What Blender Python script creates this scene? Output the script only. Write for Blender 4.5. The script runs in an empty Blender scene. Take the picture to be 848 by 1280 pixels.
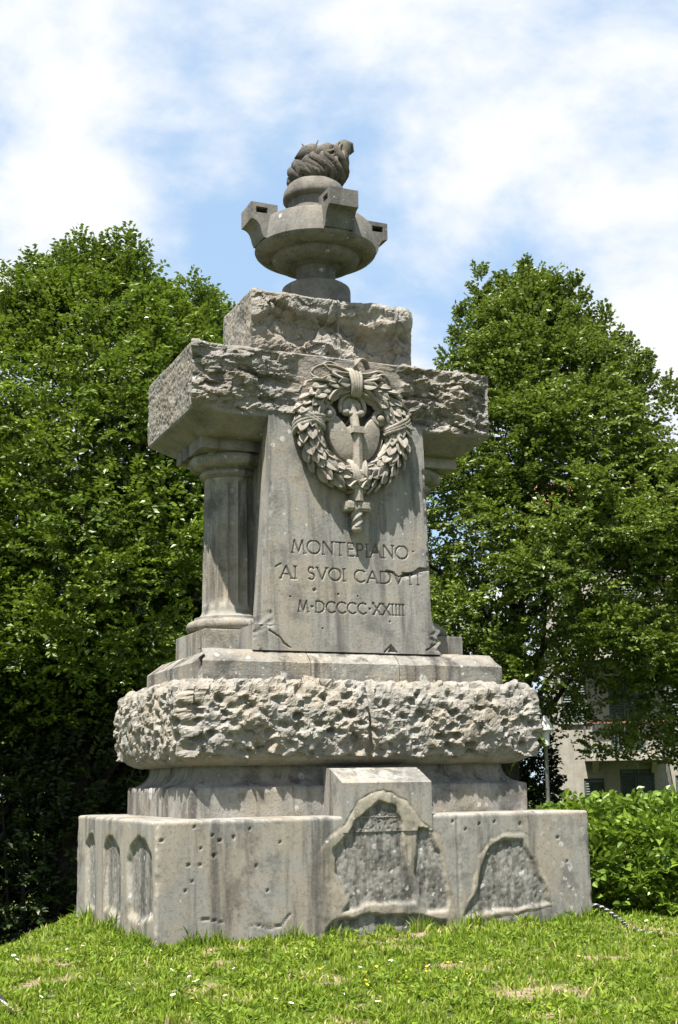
import bpy, bmesh, math, random
import numpy as np
from mathutils import Vector, Matrix

scene = bpy.context.scene
COL = scene.collection
R = math.radians

# ------------------------------------------------------------------ camera
YAW, PIT, ROLL, F = .40672573, .20497512, -.015180977, 1624.6
CAM = Vector((-4.6721, -11.3432, 1.2))
fw = Vector((math.sin(YAW)*math.cos(PIT), math.cos(YAW)*math.cos(PIT), math.sin(PIT)))
rt0 = Vector((math.cos(YAW), -math.sin(YAW), 0)); up0 = rt0.cross(fw)
rt = rt0*math.cos(ROLL) + up0*math.sin(ROLL)
up = up0*math.cos(ROLL) - rt0*math.sin(ROLL)
cd = bpy.data.cameras.new('camera'); cam = bpy.data.objects.new('camera', cd); COL.objects.link(cam)
m = Matrix((rt, up, -fw)).transposed().to_4x4(); m.translation = CAM; cam.matrix_world = m
cd.sensor_fit = 'VERTICAL'; cd.sensor_height = 36; cd.sensor_width = 36; cd.lens = F/1280*36
cd.clip_start = .1; cd.clip_end = 2000
scene.camera = cam

# ------------------------------------------------------------------ sun, sky, exposure
SUN_AZ, SUN_EL = R(48), R(66)          # azimuth measured from -Y (front of the memorial) towards -X
sdir = Vector((-math.sin(SUN_AZ)*math.cos(SUN_EL), -math.cos(SUN_AZ)*math.cos(SUN_EL), math.sin(SUN_EL)))
sl = bpy.data.lights.new('sun', 'SUN'); sl.energy = 5.0; sl.angle = R(.53); sl.color = (1, .96, .90)
so = bpy.data.objects.new('sun', sl); COL.objects.link(so)
so.rotation_euler = sdir.to_track_quat('Z', 'Y').to_euler(); so.location = sdir*50

vs = scene.view_settings
vs.view_transform = 'Standard'; vs.look = 'None'; vs.gamma = 1; vs.use_curve_mapping = False
vs.exposure = 1.5

world = bpy.data.worlds.new('World'); scene.world = world; world.use_nodes = True
wt = world.node_tree; wt.nodes.clear()
def wn(t, **k):
    n = wt.nodes.new(t)
    for a, b in k.items(): setattr(n, a, b)
    return n
def wl(a, b): wt.links.new(a, b)
def wmath(op, a, b=None, c=None):
    n = wn('ShaderNodeMath', operation=op)
    for i, v in enumerate((a, b, c)):
        if v is None: continue
        if isinstance(v, (int, float)): n.inputs[i].default_value = v
        else: wl(v, n.inputs[i])
    return n.outputs[0]
sky = wn('ShaderNodeTexSky', sky_type='NISHITA'); sky.sun_disc = False
sky.sun_elevation = SUN_EL; sky.sun_rotation = math.atan2(sdir.x, sdir.y)
sky.altitude = 700; sky.air_density = 1.0; sky.dust_density = .8; sky.ozone_density = 1.5
tc = wn('ShaderNodeTexCoord')
sep = wn('ShaderNodeSeparateXYZ'); wl(tc.outputs['Generated'], sep.inputs[0])
# clouds on a flat layer overhead: direction divided by its height
hz = wmath('MAXIMUM', sep.outputs[2], .06)
cx = wmath('DIVIDE', sep.outputs[0], wmath('ADD', hz, .35)); cy = wmath('DIVIDE', sep.outputs[1], wmath('ADD', hz, .35))
cmb = wn('ShaderNodeCombineXYZ'); wl(cx, cmb.inputs[0]); wl(cy, cmb.inputs[1])
CLOUD_OFF = (2.6, -6.3, 0.0)
mp = wn('ShaderNodeMapping'); wl(cmb.outputs[0], mp.inputs[0]); mp.inputs['Location'].default_value = CLOUD_OFF
n1 = wn('ShaderNodeTexNoise'); n1.inputs['Scale'].default_value = 3.4; n1.inputs['Detail'].default_value = 8; n1.inputs['Roughness'].default_value = .56; n1.inputs['Distortion'].default_value = .12
wl(mp.outputs[0], n1.inputs['Vector'])
n2 = wn('ShaderNodeTexNoise'); n2.inputs['Scale'].default_value = 1.1; n2.inputs['Detail'].default_value = 2
wl(mp.outputs[0], n2.inputs['Vector'])
den = wmath('ADD', wmath('MULTIPLY', n1.outputs[0], .55), wmath('MULTIPLY', n2.outputs[0], .45))
mr = wn('ShaderNodeMapRange', interpolation_type='SMOOTHSTEP'); wl(den, mr.inputs[0])
mr.inputs[1].default_value = .44; mr.inputs[2].default_value = .575; mr.inputs[3].default_value = .06; mr.inputs[4].default_value = 1
cloudcol = wn('ShaderNodeMix', data_type='RGBA'); wl(n1.outputs[0], cloudcol.inputs[0])
cloudcol.inputs[6].default_value = (4.5, 4.7, 5.0, 1); cloudcol.inputs[7].default_value = (5.5, 5.45, 5.45, 1)
airmix = wn('ShaderNodeMix', data_type='RGBA'); airmix.inputs[0].default_value = .7; wl(sky.outputs[0], airmix.inputs[6]); airmix.inputs[7].default_value = (2.35, 3.55, 5.0, 1)   # light summer haze
mx = wn('ShaderNodeMix', data_type='RGBA'); wl(mr.outputs[0], mx.inputs[0]); wl(airmix.outputs[2], mx.inputs[6]); wl(cloudcol.outputs[2], mx.inputs[7])
bg = wn('ShaderNodeBackground'); bg.inputs[1].default_value = .073; wl(mx.outputs[2], bg.inputs[0])
out = wn('ShaderNodeOutputWorld'); wl(bg.outputs[0], out.inputs[0])

# ------------------------------------------------------------------ numpy noise
rng = np.random.default_rng(7)
def _hash(ix, iy, iz, seed):
    h = (ix.astype(np.int64)*374761393 + iy.astype(np.int64)*668265263 + iz.astype(np.int64)*1442695041 + seed*1274126177) & 0xffffffff
    h = ((h ^ (h >> 13))*1274126177) & 0xffffffff
    h = ((h ^ (h >> 16))*2246822519) & 0xffffffff
    return h ^ (h >> 15)
def perlin(P, seed=0):
    P = np.asarray(P, float); I = np.floor(P); f = P - I; I = I.astype(np.int64)
    u = f*f*f*(f*(f*6-15)+10); r = np.zeros(len(P))
    for dx in (0, 1):
        for dy in (0, 1):
            for dz in (0, 1):
                h = _hash(I[:, 0]+dx, I[:, 1]+dy, I[:, 2]+dz, seed)
                g = (((h & 1023)/511.5-1)*(f[:, 0]-dx) + (((h >> 10) & 1023)/511.5-1)*(f[:, 1]-dy) + (((h >> 20) & 1023)/511.5-1)*(f[:, 2]-dz))
                w = (u[:, 0] if dx else 1-u[:, 0])*(u[:, 1] if dy else 1-u[:, 1])*(u[:, 2] if dz else 1-u[:, 2])
                r += g*w
    return r
def fbm(P, freq, octv=4, seed=0, rough=.5):
    P = np.asarray(P, float)*freq; a = 1; r = 0
    for o in range(octv):
        r = r + a*perlin(P*2**o, seed+o*17); a *= rough
    return r
def ridged(P, freq, octv=3, seed=0):
    P = np.asarray(P, float)*freq; a = 1; r = 0
    for o in range(octv):
        r = r + a*(1-2*np.abs(perlin(P*2**o, seed+o*13))); a *= .5
    return r
def worley(P, freq, seed=0):
    P = np.asarray(P, float)*freq; I = np.floor(P).astype(np.int64); f1 = np.full(len(P), 9.); f2 = f1.copy(); cid = np.zeros(len(P))
    for dx in (-1, 0, 1):
        for dy in (-1, 0, 1):
            for dz in (-1, 0, 1):
                h = _hash(I[:, 0]+dx, I[:, 1]+dy, I[:, 2]+dz, seed)
                q = np.stack([I[:, 0]+dx+(h & 1023)/1023, I[:, 1]+dy+((h >> 10) & 1023)/1023, I[:, 2]+dz+((h >> 20) & 1023)/1023], 1)
                d = np.sqrt(((q-P)**2).sum(1)); c = ((h*7919) & 1023)/1023
                nf = d < f1
                f2 = np.where(nf, f1, np.minimum(f2, d)); cid = np.where(nf, c, cid); f1 = np.where(nf, d, f1)
    return f1, f2, cid
def facets(P, freq, seed=0, tilt=1.0):
    """broken faces: every cell is a tilted plane with its own height"""
    P = np.asarray(P, float)*freq; I = np.floor(P).astype(np.int64); f1 = np.full(len(P), 9.); hh = np.zeros(len(P))
    for dx in (-1, 0, 1):
        for dy in (-1, 0, 1):
            for dz in (-1, 0, 1):
                h = _hash(I[:, 0]+dx, I[:, 1]+dy, I[:, 2]+dz, seed); h2 = _hash(I[:, 0]+dx, I[:, 1]+dy, I[:, 2]+dz, seed+101)
                o = np.stack([I[:, 0]+dx+(h & 1023)/1023, I[:, 1]+dy+((h >> 10) & 1023)/1023, I[:, 2]+dz+((h >> 20) & 1023)/1023], 1)-P
                d = np.sqrt((o*o).sum(1)); nf = d < f1
                g = (((h2 & 1023)/511.5-1)*o[:, 0]+(((h2 >> 10) & 1023)/511.5-1)*o[:, 1]+(((h2 >> 20) & 1023)/511.5-1)*o[:, 2])*tilt+(((h*31) & 255)/255-.5)*.6
                hh = np.where(nf, g, hh); f1 = np.where(nf, d, f1)
    return hh
def sstep(a, b, x):
    t = np.clip((x-a)/(b-a), 0, 1); return t*t*(3-2*t)
def terr(f, n): t_ = f*n; return (t_-np.sin(2*math.pi*t_)/(2*math.pi)*.85)/n
def polysd(X, Y, poly):          # signed distance, positive inside
    poly = np.asarray(poly, float); n = len(poly); d = np.full(X.shape, 9.); ins = np.zeros(X.shape, bool)
    for i in range(n):
        a = poly[i]; b = poly[(i+1) % n]; e = b-a; t = np.clip(((X-a[0])*e[0]+(Y-a[1])*e[1])/(e@e), 0, 1)
        d = np.minimum(d, np.hypot(X-a[0]-t*e[0], Y-a[1]-t*e[1]))
        c = (a[1] > Y) != (b[1] > Y)
        with np.errstate(divide='ignore', invalid='ignore'):
            xi = (b[0]-a[0])*(Y-a[1])/(b[1]-a[1])+a[0]
        ins ^= c & (X < xi)
    return np.where(ins, d, -d)
def segdist(X, Y, segs):
    d = np.full(X.shape, 9.)
    for a, b in segs:
        ex, ey = b[0]-a[0], b[1]-a[1]; t = np.clip(((X-a[0])*ex+(Y-a[1])*ey)/(ex*ex+ey*ey+1e-12), 0, 1)
        d = np.minimum(d, np.hypot(X-a[0]-t*ex, Y-a[1]-t*ey))
    return d

# ------------------------------------------------------------------ mesh helpers
def mesh_np(name, V, faces, smooth=True, attrs=None):
    """faces: list of arrays (n,k)"""
    me = bpy.data.meshes.new(name); V = np.asarray(V, np.float32)
    me.vertices.add(len(V)); me.vertices.foreach_set('co', V.ravel())
    faces = [np.asarray(f, np.int32) for f in faces if len(f)]
    loops = np.concatenate([f.ravel() for f in faces]); tot = np.concatenate([np.full(len(f), f.shape[1], np.int32) for f in faces])
    start = np.concatenate([[0], np.cumsum(tot)[:-1]]).astype(np.int32)
    me.loops.add(len(loops)); me.loops.foreach_set('vertex_index', loops)
    me.polygons.add(len(tot)); me.polygons.foreach_set('loop_start', start)
    me.polygons.foreach_set('use_smooth', np.full(len(tot), smooth, bool))
    for k, v in (attrs or {}).items():
        a = me.attributes.new(k, 'FLOAT', 'POINT'); a.data.foreach_set('value', np.asarray(v, np.float32))
    me.update(calc_edges=True); me.validate(); return me
def link(name, me, mat=None, parent=None):
    o = bpy.data.objects.new(name, me); COL.objects.link(o)
    if mat is not None and me is not None and not me.materials: me.materials.append(mat)
    if parent is not None: o.parent = parent
    return o
def tag(o, label=None, cat=None, group=None, kind=None):
    if label: o['label'] = label
    if cat: o['category'] = cat
    if group: o['group'] = group
    if kind: o['kind'] = kind
    return o
def empty(name, loc=(0, 0, 0), rz=0):
    o = bpy.data.objects.new(name, None); COL.objects.link(o); o.location = loc; o.rotation_euler = (0, 0, rz); o.empty_display_size = .2; return o

class MB:
    def __init__(s): s.v = []; s.f = []
    def add(s, v, f):
        b = len(s.v); s.v += [tuple(p) for p in v]; s.f += [tuple(i+b for i in q) for q in f]; return s
    def box(s, x0, x1, y0, y1, z0, z1, bev=0):
        if bev <= 0:
            v = [(x, y, z) for x in (x0, x1) for y in (y0, y1) for z in (z0, z1)]
            return s.add(v, [(0, 1, 3, 2), (4, 6, 7, 5), (0, 4, 5, 1), (2, 3, 7, 6), (0, 2, 6, 4), (1, 5, 7, 3)])
        bm = bmesh.new(); bmesh.ops.create_cube(bm, size=1)
        for w in bm.verts: w.co = Vector(((x0+x1)/2+w.co.x*(x1-x0), (y0+y1)/2+w.co.y*(y1-y0), (z0+z1)/2+w.co.z*(z1-z0)))
        bmesh.ops.bevel(bm, geom=bm.edges[:], offset=bev, segments=2, affect='EDGES', profile=.6)
        bm.verts.index_update(); r = s.add([w.co for w in bm.verts], [[w.index for w in f.verts] for f in bm.faces]); bm.free(); return r
    def lathe(s, prof, n=48, c=(0, 0), a0=0, a1=2*math.pi):
        full = abs(a1-a0-2*math.pi) < 1e-6; k = n if full else n+1; v = []
        for r, z in prof:
            for i in range(k):
                a = a0+(a1-a0)*i/n; v.append((c[0]+r*math.cos(a), c[1]+r*math.sin(a), z))
        f = []
        for j in range(len(prof)-1):
            for i in range(n):
                i2 = (i+1) % k if full else i+1
                f.append((j*k+i, j*k+i2, (j+1)*k+i2, (j+1)*k+i))
        if full: f += [tuple(range(k))[::-1], tuple((len(prof)-1)*k+i for i in range(k))]
        return s.add(v, f)
    def tube(s, pts, rad, n=8, flat=1.0, nrm=None, caps=True):
        pts = [Vector(p) for p in pts]; N = len(pts)
        if isinstance(rad, (int, float)): rad = [rad]*N
        v = []; ref = Vector(nrm) if nrm else Vector((.13, -.9, .3))
        for i, p in enumerate(pts):
            t = (pts[min(i+1, N-1)]-pts[max(i-1, 0)]).normalized()
            a = ref - t*ref.dot(t)
            if a.length < 1e-4: a = Vector((1, 0, 0)) - t*t.x
            a.normalize(); b = t.cross(a)
            for k in range(n):
                w = 2*math.pi*k/n; v.append(p + a*(math.cos(w)*rad[i]*flat) + b*(math.sin(w)*rad[i]))
        f = [(i*n+k, i*n+(k+1) % n, (i+1)*n+(k+1) % n, (i+1)*n+k) for i in range(N-1) for k in range(n)]
        if caps: f += [tuple(range(n))[::-1], tuple((N-1)*n+k for k in range(n))]
        return s.add(v, f)
    def ball(s, c, rx, ry, rz, nu=14, nv=9):
        v = []; f = []
        for j in range(nv+1):
            t = math.pi*j/nv
            for i in range(nu):
                a = 2*math.pi*i/nu; v.append((c[0]+rx*math.sin(t)*math.cos(a), c[1]+ry*math.sin(t)*math.sin(a), c[2]+rz*math.cos(t)))
        for j in range(nv):
            for i in range(nu):
                i2 = (i+1) % nu; f.append((j*nu+i, (j+1)*nu+i, (j+1)*nu+i2, j*nu+i2))
        return s.add(v, f)
    def mesh(s, name, smooth=False, sharp=None):
        me = bpy.data.meshes.new(name); me.from_pydata([tuple(p) for p in s.v], [], s.f); me.update()
        bm = bmesh.new(); bm.from_mesh(me); bmesh.ops.remove_doubles(bm, verts=bm.verts, dist=1e-5); bmesh.ops.recalc_face_normals(bm, faces=bm.faces)
        bm.to_mesh(me); bm.free()
        if smooth:
            me.polygons.foreach_set('use_smooth', [True]*len(me.polygons))
            if sharp: me.set_sharp_from_angle(angle=R(sharp))
        return me
    def build(s, name, mat, parent=None, smooth=False, sharp=40):
        return link(name, s.mesh(name, smooth, sharp), mat, parent)

# ------------------------------------------------------------------ materials
def newmat(name):
    mt = bpy.data.materials.new(name); mt.use_nodes = True; nt = mt.node_tree; nt.nodes.clear()
    return mt, nt
class NT:
    def __init__(s, nt): s.nt = nt
    def n(s, t, **k):
        x = s.nt.nodes.new(t)
        for a, b in k.items(): setattr(x, a, b)
        return x
    def l(s, a, b): s.nt.links.new(a, b)
    def set(s, sock, v):
        if hasattr(v, 'is_output') or hasattr(v, 'links'): s.l(v, sock)
        elif isinstance(v, tuple) and len(v) == 3 and sock.type == 'RGBA': sock.default_value = (*v, 1)
        else: sock.default_value = v
    def math(s, op, *a, clamp=False):
        x = s.n('ShaderNodeMath', operation=op, use_clamp=clamp)
        for i, v in enumerate(a): s.set(x.inputs[i], v)
        return x.outputs[0]
    def mix(s, f, a, b, blend='MIX'):
        x = s.n('ShaderNodeMix', data_type='RGBA', blend_type=blend); s.set(x.inputs[0], f); s.set(x.inputs[6], a); s.set(x.inputs[7], b); return x.outputs[2]
    def noise(s, vec, scale, detail=4, rough=.55, dist=0):
        x = s.n('ShaderNodeTexNoise'); s.l(vec, x.inputs['Vector']); x.inputs['Scale'].default_value = scale; x.inputs['Detail'].default_value = detail
        x.inputs['Roughness'].default_value = rough; x.inputs['Distortion'].default_value = dist; return x.outputs[0]
    def ramp(s, v, a, b, lo=0., hi=1.):
        x = s.n('ShaderNodeMapRange', interpolation_type='SMOOTHSTEP'); s.set(x.inputs[0], v)
        for i, q in enumerate((a, b, lo, hi)): x.inputs[i+1].default_value = q
        return x.outputs[0]
    def scale(s, vec, sc, loc=(0, 0, 0)):
        x = s.n('ShaderNodeMapping'); s.l(vec, x.inputs[0]); x.inputs['Scale'].default_value = sc; x.inputs['Location'].default_value = loc; return x.outputs[0]
    def voro(s, vec, sc, feat='F1'):
        x = s.n('ShaderNodeTexVoronoi', feature=feat); s.l(vec, x.inputs['Vector']); x.inputs['Scale'].default_value = sc; return x
    def attr(s, name): return s.n('ShaderNodeAttribute', attribute_name=name).outputs['Fac']
    def coord(s): return s.n('ShaderNodeTexCoord').outputs['Object']
    def bump(s, h, strength, dist, prev=None):
        x = s.n('ShaderNodeBump'); s.l(h, x.inputs['Height']); x.inputs['Strength'].default_value = strength; x.inputs['Distance'].default_value = dist
        if prev: s.l(prev, x.inputs['Normal'])
        return x.outputs[0]
    def out(s, col, rough=.8, normal=None, spec=.3, metal=0.):
        p = s.n('ShaderNodeBsdfPrincipled'); s.set(p.inputs['Base Color'], col); s.set(p.inputs['Roughness'], rough)
        p.inputs['Specular IOR Level'].default_value = spec; p.inputs['Metallic'].default_value = metal
        if normal is not None: s.l(normal, p.inputs['Normal'])
        o = s.n('ShaderNodeOutputMaterial'); s.l(p.outputs[0], o.inputs[0]); return p

def stone(name, c1, c2, stain=.5, lichen=.3, warm=.36, bump=.5, midb=.6, tool=1.0, patches=False, dark=(.042, .040, .037), pits=.5, streak=1.0):
    mt, nt = newmat(name); t = NT(nt); co = t.coord()
    big = t.noise(co, 1.3, 4, .6); mid = t.noise(t.scale(co, (2-tool, 2-tool, tool)), 6, 5, .65); fine = t.noise(co, 42, 4, .7); grain = t.noise(co, 160, 2, .6)
    col = t.mix(t.ramp(mid, .3, .7), c1, c2)
    col = t.mix(t.math('MULTIPLY', t.ramp(t.noise(t.scale(co, (1, 1, 1), (5, 2, 9)), 2.1, 5, .65), .44, .60), warm), col, (.26, .205, .135))
    if patches:
        pa = t.attr('patch'); ce = t.attr('cement')
        rc = t.mix(t.ramp(t.noise(t.scale(co, (1.2, 1.2, .45)), 13, 5, .7), .36, .62), (.085, .080, .068), (.205, .196, .172))
        col = t.mix(pa, col, rc)
        cc = t.mix(t.ramp(t.noise(co, 7, 4), .3, .7), (.185, .162, .122), (.25, .225, .175))
        col = t.mix(ce, col, cc)
    oi_ = t.n('ShaderNodeObjectInfo'); vv = t.ramp(oi_.outputs['Random'], 0, 1, .84, 1.12); vm = t.n('ShaderNodeCombineColor')
    for i_ in range(3): t.l(vv, vm.inputs[i_])
    col = t.mix(1.0, col, vm.outputs[0], 'MULTIPLY')
    # vertical water stains
    st = t.noise(t.scale(co, (5.5, 5.5, .55)), 1, 5, .62, .2); st2 = t.noise(co, 2.6, 5, .7)
    sf = t.math('MULTIPLY', t.ramp(st, .49, .66), stain*streak); sf2 = t.math('MULTIPLY', t.ramp(st2, .50, .66), stain*.75)
    col = t.mix(t.math('MAXIMUM', sf, sf2), col, dark)
    # small speckle
    col = t.mix(t.math('MULTIPLY', t.ramp(fine, .53, .68), .75), col, t.mix(.5, col, (.03, .028, .025)), 'MIX')
    col = t.mix(t.math('MULTIPLY', t.ramp(fine, .45, .28), .35), col, (.30, .29, .265))
    # lichen discs, pale grey, of several sizes, gathered where a broad noise is high
    wob = t.n('ShaderNodeVectorMath', operation='ADD'); t.l(co, wob.inputs[0])
    wn_ = t.n('ShaderNodeTexNoise'); t.l(co, wn_.inputs['Vector']); wn_.inputs['Scale'].default_value = 30
    ws = t.n('ShaderNodeVectorMath', operation='SCALE'); t.l(wn_.outputs['Color'], ws.inputs[0]); ws.inputs['Scale'].default_value = .03; t.l(ws.outputs[0], wob.inputs[1])
    lf = None
    for sc, th in ((4.5, .27), (11, .30), (24, .33)):
        v = t.voro(wob.outputs[0], sc); q = t.math('MULTIPLY', v.outputs['Color'], 1.0)
        sepc = t.n('ShaderNodeSeparateColor'); t.l(v.outputs['Color'], sepc.inputs[0])
        rr = t.math('MULTIPLY', sepc.outputs[0], th)
        d = t.math('SUBTRACT', rr, v.outputs['Distance']); e = t.ramp(d, 0, .035)
        e = t.math('MULTIPLY', e, t.ramp(sepc.outputs[1], 1-lichen-.05, 1-lichen))
        lf = e if lf is None else t.math('MAXIMUM', lf, e)
    if patches:      # denser colony towards the right-hand corner
        v = t.voro(wob.outputs[0], 13); sepc = t.n('ShaderNodeSeparateColor'); t.l(v.outputs['Color'], sepc.inputs[0])
        e = t.ramp(t.math('SUBTRACT', t.math('MULTIPLY', sepc.outputs[0], .55), v.outputs['Distance']), 0, .05)
        lf = t.math('MAXIMUM', lf, t.math('MULTIPLY', e, t.attr('lichen')))
    lf = t.math('MULTIPLY', lf, t.ramp(t.noise(co, 30, 3), .36, .5))
    col = t.mix(t.math('MULTIPLY', lf, .8), col, (.40, .40, .375))
    # relief
    pv = t.voro(wob.outputs[0], 34); pitf = t.ramp(pv.outputs['Distance'], .05, .3)
    h = t.math('ADD', t.math('MULTIPLY', mid, midb), t.math('ADD', t.math('MULTIPLY', fine, .35), t.math('ADD', t.math('MULTIPLY', grain, .12), t.math('MULTIPLY', pitf, .12*pits))))
    nrm = t.bump(h, bump, .03)
    t.out(col, .88, nrm, .2); return mt

M = {}
M['dressed'] = stone('dressed_stone', (.175, .165, .145), (.245, .232, .205), stain=.8, lichen=.10, warm=.36, bump=.45, midb=.3)
M['slab'] = stone('inscribed_stone', (.165, .156, .138), (.215, .204, .182), stain=.8, lichen=.05, warm=.36, bump=.3, midb=.2, tool=.35, dark=(.075, .073, .068))
M['base'] = stone('base_stone', (.178, .170, .149), (.222, .212, .188), stain=.72, lichen=.16, warm=.36, bump=.16, midb=.12, tool=.22, patches=True)
M['rough'] = stone('hewn_stone', (.185, .172, .15), (.26, .243, .213), stain=.45, lichen=.04, warm=.36, bump=.8, streak=.4)
M['step'] = stone('step_stone', (.16, .152, .132), (.24, .225, .195), stain=.9, lichen=.2, warm=.4, bump=.55)
M['urn'] = stone('urn_stone', (.115, .108, .096), (.165, .155, .138), stain=.5, lichen=.04, warm=.15, bump=.35)
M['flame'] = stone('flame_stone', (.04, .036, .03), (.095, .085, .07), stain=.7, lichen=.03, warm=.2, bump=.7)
M['carved'] = stone('carved_stone', (.20, .182, .152), (.275, .25, .212), stain=.35, lichen=.04, warm=.2, bump=.4, streak=.3)
def flat(name, c1, c2=None, rough=.7, sc=20, spec=.3, metal=0., bump=.2):
    mt, nt = newmat(name); t = NT(nt); co = t.coord(); c2 = c2 or c1
    n = t.noise(co, sc, 4, .6); t.out(t.mix(t.ramp(n, .3, .7), c1, c2), rough, t.bump(n, bump, .01), spec, metal); return mt
M['dirt_letter'] = flat('groove_dirt', (.07, .065, .057), (.11, .10, .088), .95, 40)
M['bark'] = flat('bark', (.025, .02, .016), (.06, .05, .04), .95, 14, bump=.8)

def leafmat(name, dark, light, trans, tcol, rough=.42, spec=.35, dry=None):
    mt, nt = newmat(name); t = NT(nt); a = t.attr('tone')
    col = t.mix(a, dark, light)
    if dry: col = t.mix(t.ramp(a, .80, .98), col, dry)
    p = t.n('ShaderNodeBsdfPrincipled'); t.l(col, p.inputs['Base Color']); p.inputs['Roughness'].default_value = rough; p.inputs['Specular IOR Level'].default_value = spec
    tr = t.n('ShaderNodeBsdfTranslucent'); t.l(t.mix(.5, col, tcol), tr.inputs[0])
    ms = t.n('ShaderNodeMixShader'); ms.inputs[0].default_value = trans; t.l(p.outputs[0], ms.inputs[1]); t.l(tr.outputs[0], ms.inputs[2])
    o = t.n('ShaderNodeOutputMaterial'); t.l(ms.outputs[0], o.inputs[0]); return mt
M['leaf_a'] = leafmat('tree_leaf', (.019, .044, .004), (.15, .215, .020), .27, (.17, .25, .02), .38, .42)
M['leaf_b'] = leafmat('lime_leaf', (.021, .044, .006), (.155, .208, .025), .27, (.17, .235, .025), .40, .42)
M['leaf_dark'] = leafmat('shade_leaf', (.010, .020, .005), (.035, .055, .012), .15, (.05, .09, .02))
M['hedge'] = leafmat('hedge_leaf', (.04, .085, .008), (.19, .28, .026), .28, (.20, .30, .03), .4, .45)
M['grass'] = leafmat('grass_blade', (.065, .125, .008), (.27, .355, .036), .36, (.27, .33, .035), .55, .2, (.46, .38, .20))

# ground material
mt, nt = newmat('lawn_soil'); t = NT(nt); co = t.coord()
g = t.mix(t.ramp(t.noise(co, 9, 5), .35, .65), (.035, .055, .010), (.08, .10, .02))
bare = t.attr('bare')
soil = t.mix(t.ramp(t.noise(co, 25, 5, .7), .35, .65), (.15, .11, .07), (.27, .215, .14))
t.out(t.mix(bare, g, soil), .95, t.bump(t.noise(co, 60, 5, .7), .6, .02), .1)
M['soil'] = mt

# ------------------------------------------------------------------ ground
def groundz(x, y):
    P = np.stack([x, y, np.zeros_like(x)], 1)
    # crest of the mound on the left of the memorial, beyond which the lawn falls away
    n = np.array([-.90, .43]); s = (x+2.22)*n[0]+(y-.1)*n[1]
    fall = -np.where(s > 0, np.minimum(1.6, .36*s*sstep(0, 1.1, s)+.05*s), 0)
    back = -.25*sstep(3, 14, y)-.5*sstep(10, 30, y)
    tocam = -.03*np.clip(-y-1.5, 0, 8)
    return fall + back + tocam + .045*fbm(P, .8, 3, 3) + .012*fbm(P, 4, 2, 5)
def bareness(x, y):
    P = np.stack([x, y, np.zeros_like(x)], 1)
    b = sstep(.17, .42, fbm(P*np.array([1, 1.6, 1]), 1.3, 4, 21)+.07)
    return b
def grid_axis(lo, hi, fl, fh, fine, coarse):
    a = np.arange(fl, fh, fine); left = fl-np.geomspace(coarse, fl-lo, 22)[::-1]; right = fh+np.geomspace(coarse, hi-fh, 22)
    return np.concatenate([left, a, right])
gx = grid_axis(-260, 320, -8, 7, .09, .25); gy = grid_axis(-60, 420, -9, 5, .09, .25)
GX, GY = np.meshgrid(gx, gy); x, y = GX.ravel(), GY.ravel(); z = groundz(x, y)
nx, ny = len(gx), len(gy); idx = np.arange(nx*ny).reshape(ny, nx)
q = np.stack([idx[:-1, :-1], idx[:-1, 1:], idx[1:, 1:], idx[1:, :-1]], -1).reshape(-1, 4)
ground = link('ground', mesh_np('ground', np.stack([x, y, z], 1), [q], True, {'bare': bareness(x, y)*sstep(9, 6, np.hypot(x, y))}), M['soil'])
tag(ground, kind='structure')

# ------------------------------------------------------------------ the memorial
MEM = empty('war_memorial')
tag(MEM, 'weathered grey stone war memorial with wreath, columns and flaming urn on top', 'monument')

def ringpts(hx, hy, rc, nf, ns, nb, nc=3):
    """closed ring, counter-clockwise seen from above, starting front-left; front is -y"""
    P = []; N = []
    def line(a, b, n, nr):
        for i in range(n): t = i/n; P.append((a[0]+(b[0]-a[0])*t, a[1]+(b[1]-a[1])*t)); N.append(nr)
    def arc(cx_, cy_, a0):
        for i in range(nc):
            a = a0+(math.pi/2)*i/nc; P.append((cx_+rc*math.cos(a), cy_+rc*math.sin(a))); N.append((math.cos(a), math.sin(a)))
    X, Y = hx-rc, hy-rc
    line((-X, -hy), (X, -hy), nf, (0, -1)); arc(X, -Y, -math.pi/2)
    line((hx, -Y), (hx, Y), ns, (1, 0)); arc(X, Y, 0)
    line((X, hy), (-X, hy), nb, (0, 1)); arc(-X, Y, math.pi/2)
    line((-hx, Y), (-hx, -Y), ns, (-1, 0)); arc(-X, -Y, math.pi)
    return np.array(P), np.array(N)
def sweep(hx, hy, rc, prof, nf, ns, nb=10, disp=None, nc=3):
    """prof: list of (offset, z). disp(P, N) -> (d, attrs)"""
    rows = []; nrm = []
    for k, (o, zz) in enumerate(prof):
        P, N = ringpts(hx+o, hy+o, rc, nf, ns, nb, nc)
        a = prof[max(k-1, 0)]; b = prof[min(k+1, len(prof)-1)]; tx, tz = b[0]-a[0], b[1]-a[1]; L = math.hypot(tx, tz) or 1
        rows.append(np.column_stack([P, np.full(len(P), zz)])); nrm.append(np.column_stack([N*(tz/L), np.full(len(P), -tx/L)]))
    V = np.concatenate(rows); N = np.concatenate(nrm); n = len(rows[0]); at = {}
    if disp:
        d, at = disp(V, N); V = V + N*d[:, None]
        if '_z' in at: V[:, 2] += at.pop('_z')
    k = len(prof); idx = np.arange(n*k).reshape(k, n); nx_ = np.roll(idx, -1, 1)
    q = np.stack([idx[:-1], nx_[:-1], nx_[1:], idx[1:]], -1).reshape(-1, 4)
    caps = [idx[0][::-1][None], idx[-1][None]]
    return V, q, caps, at
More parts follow.
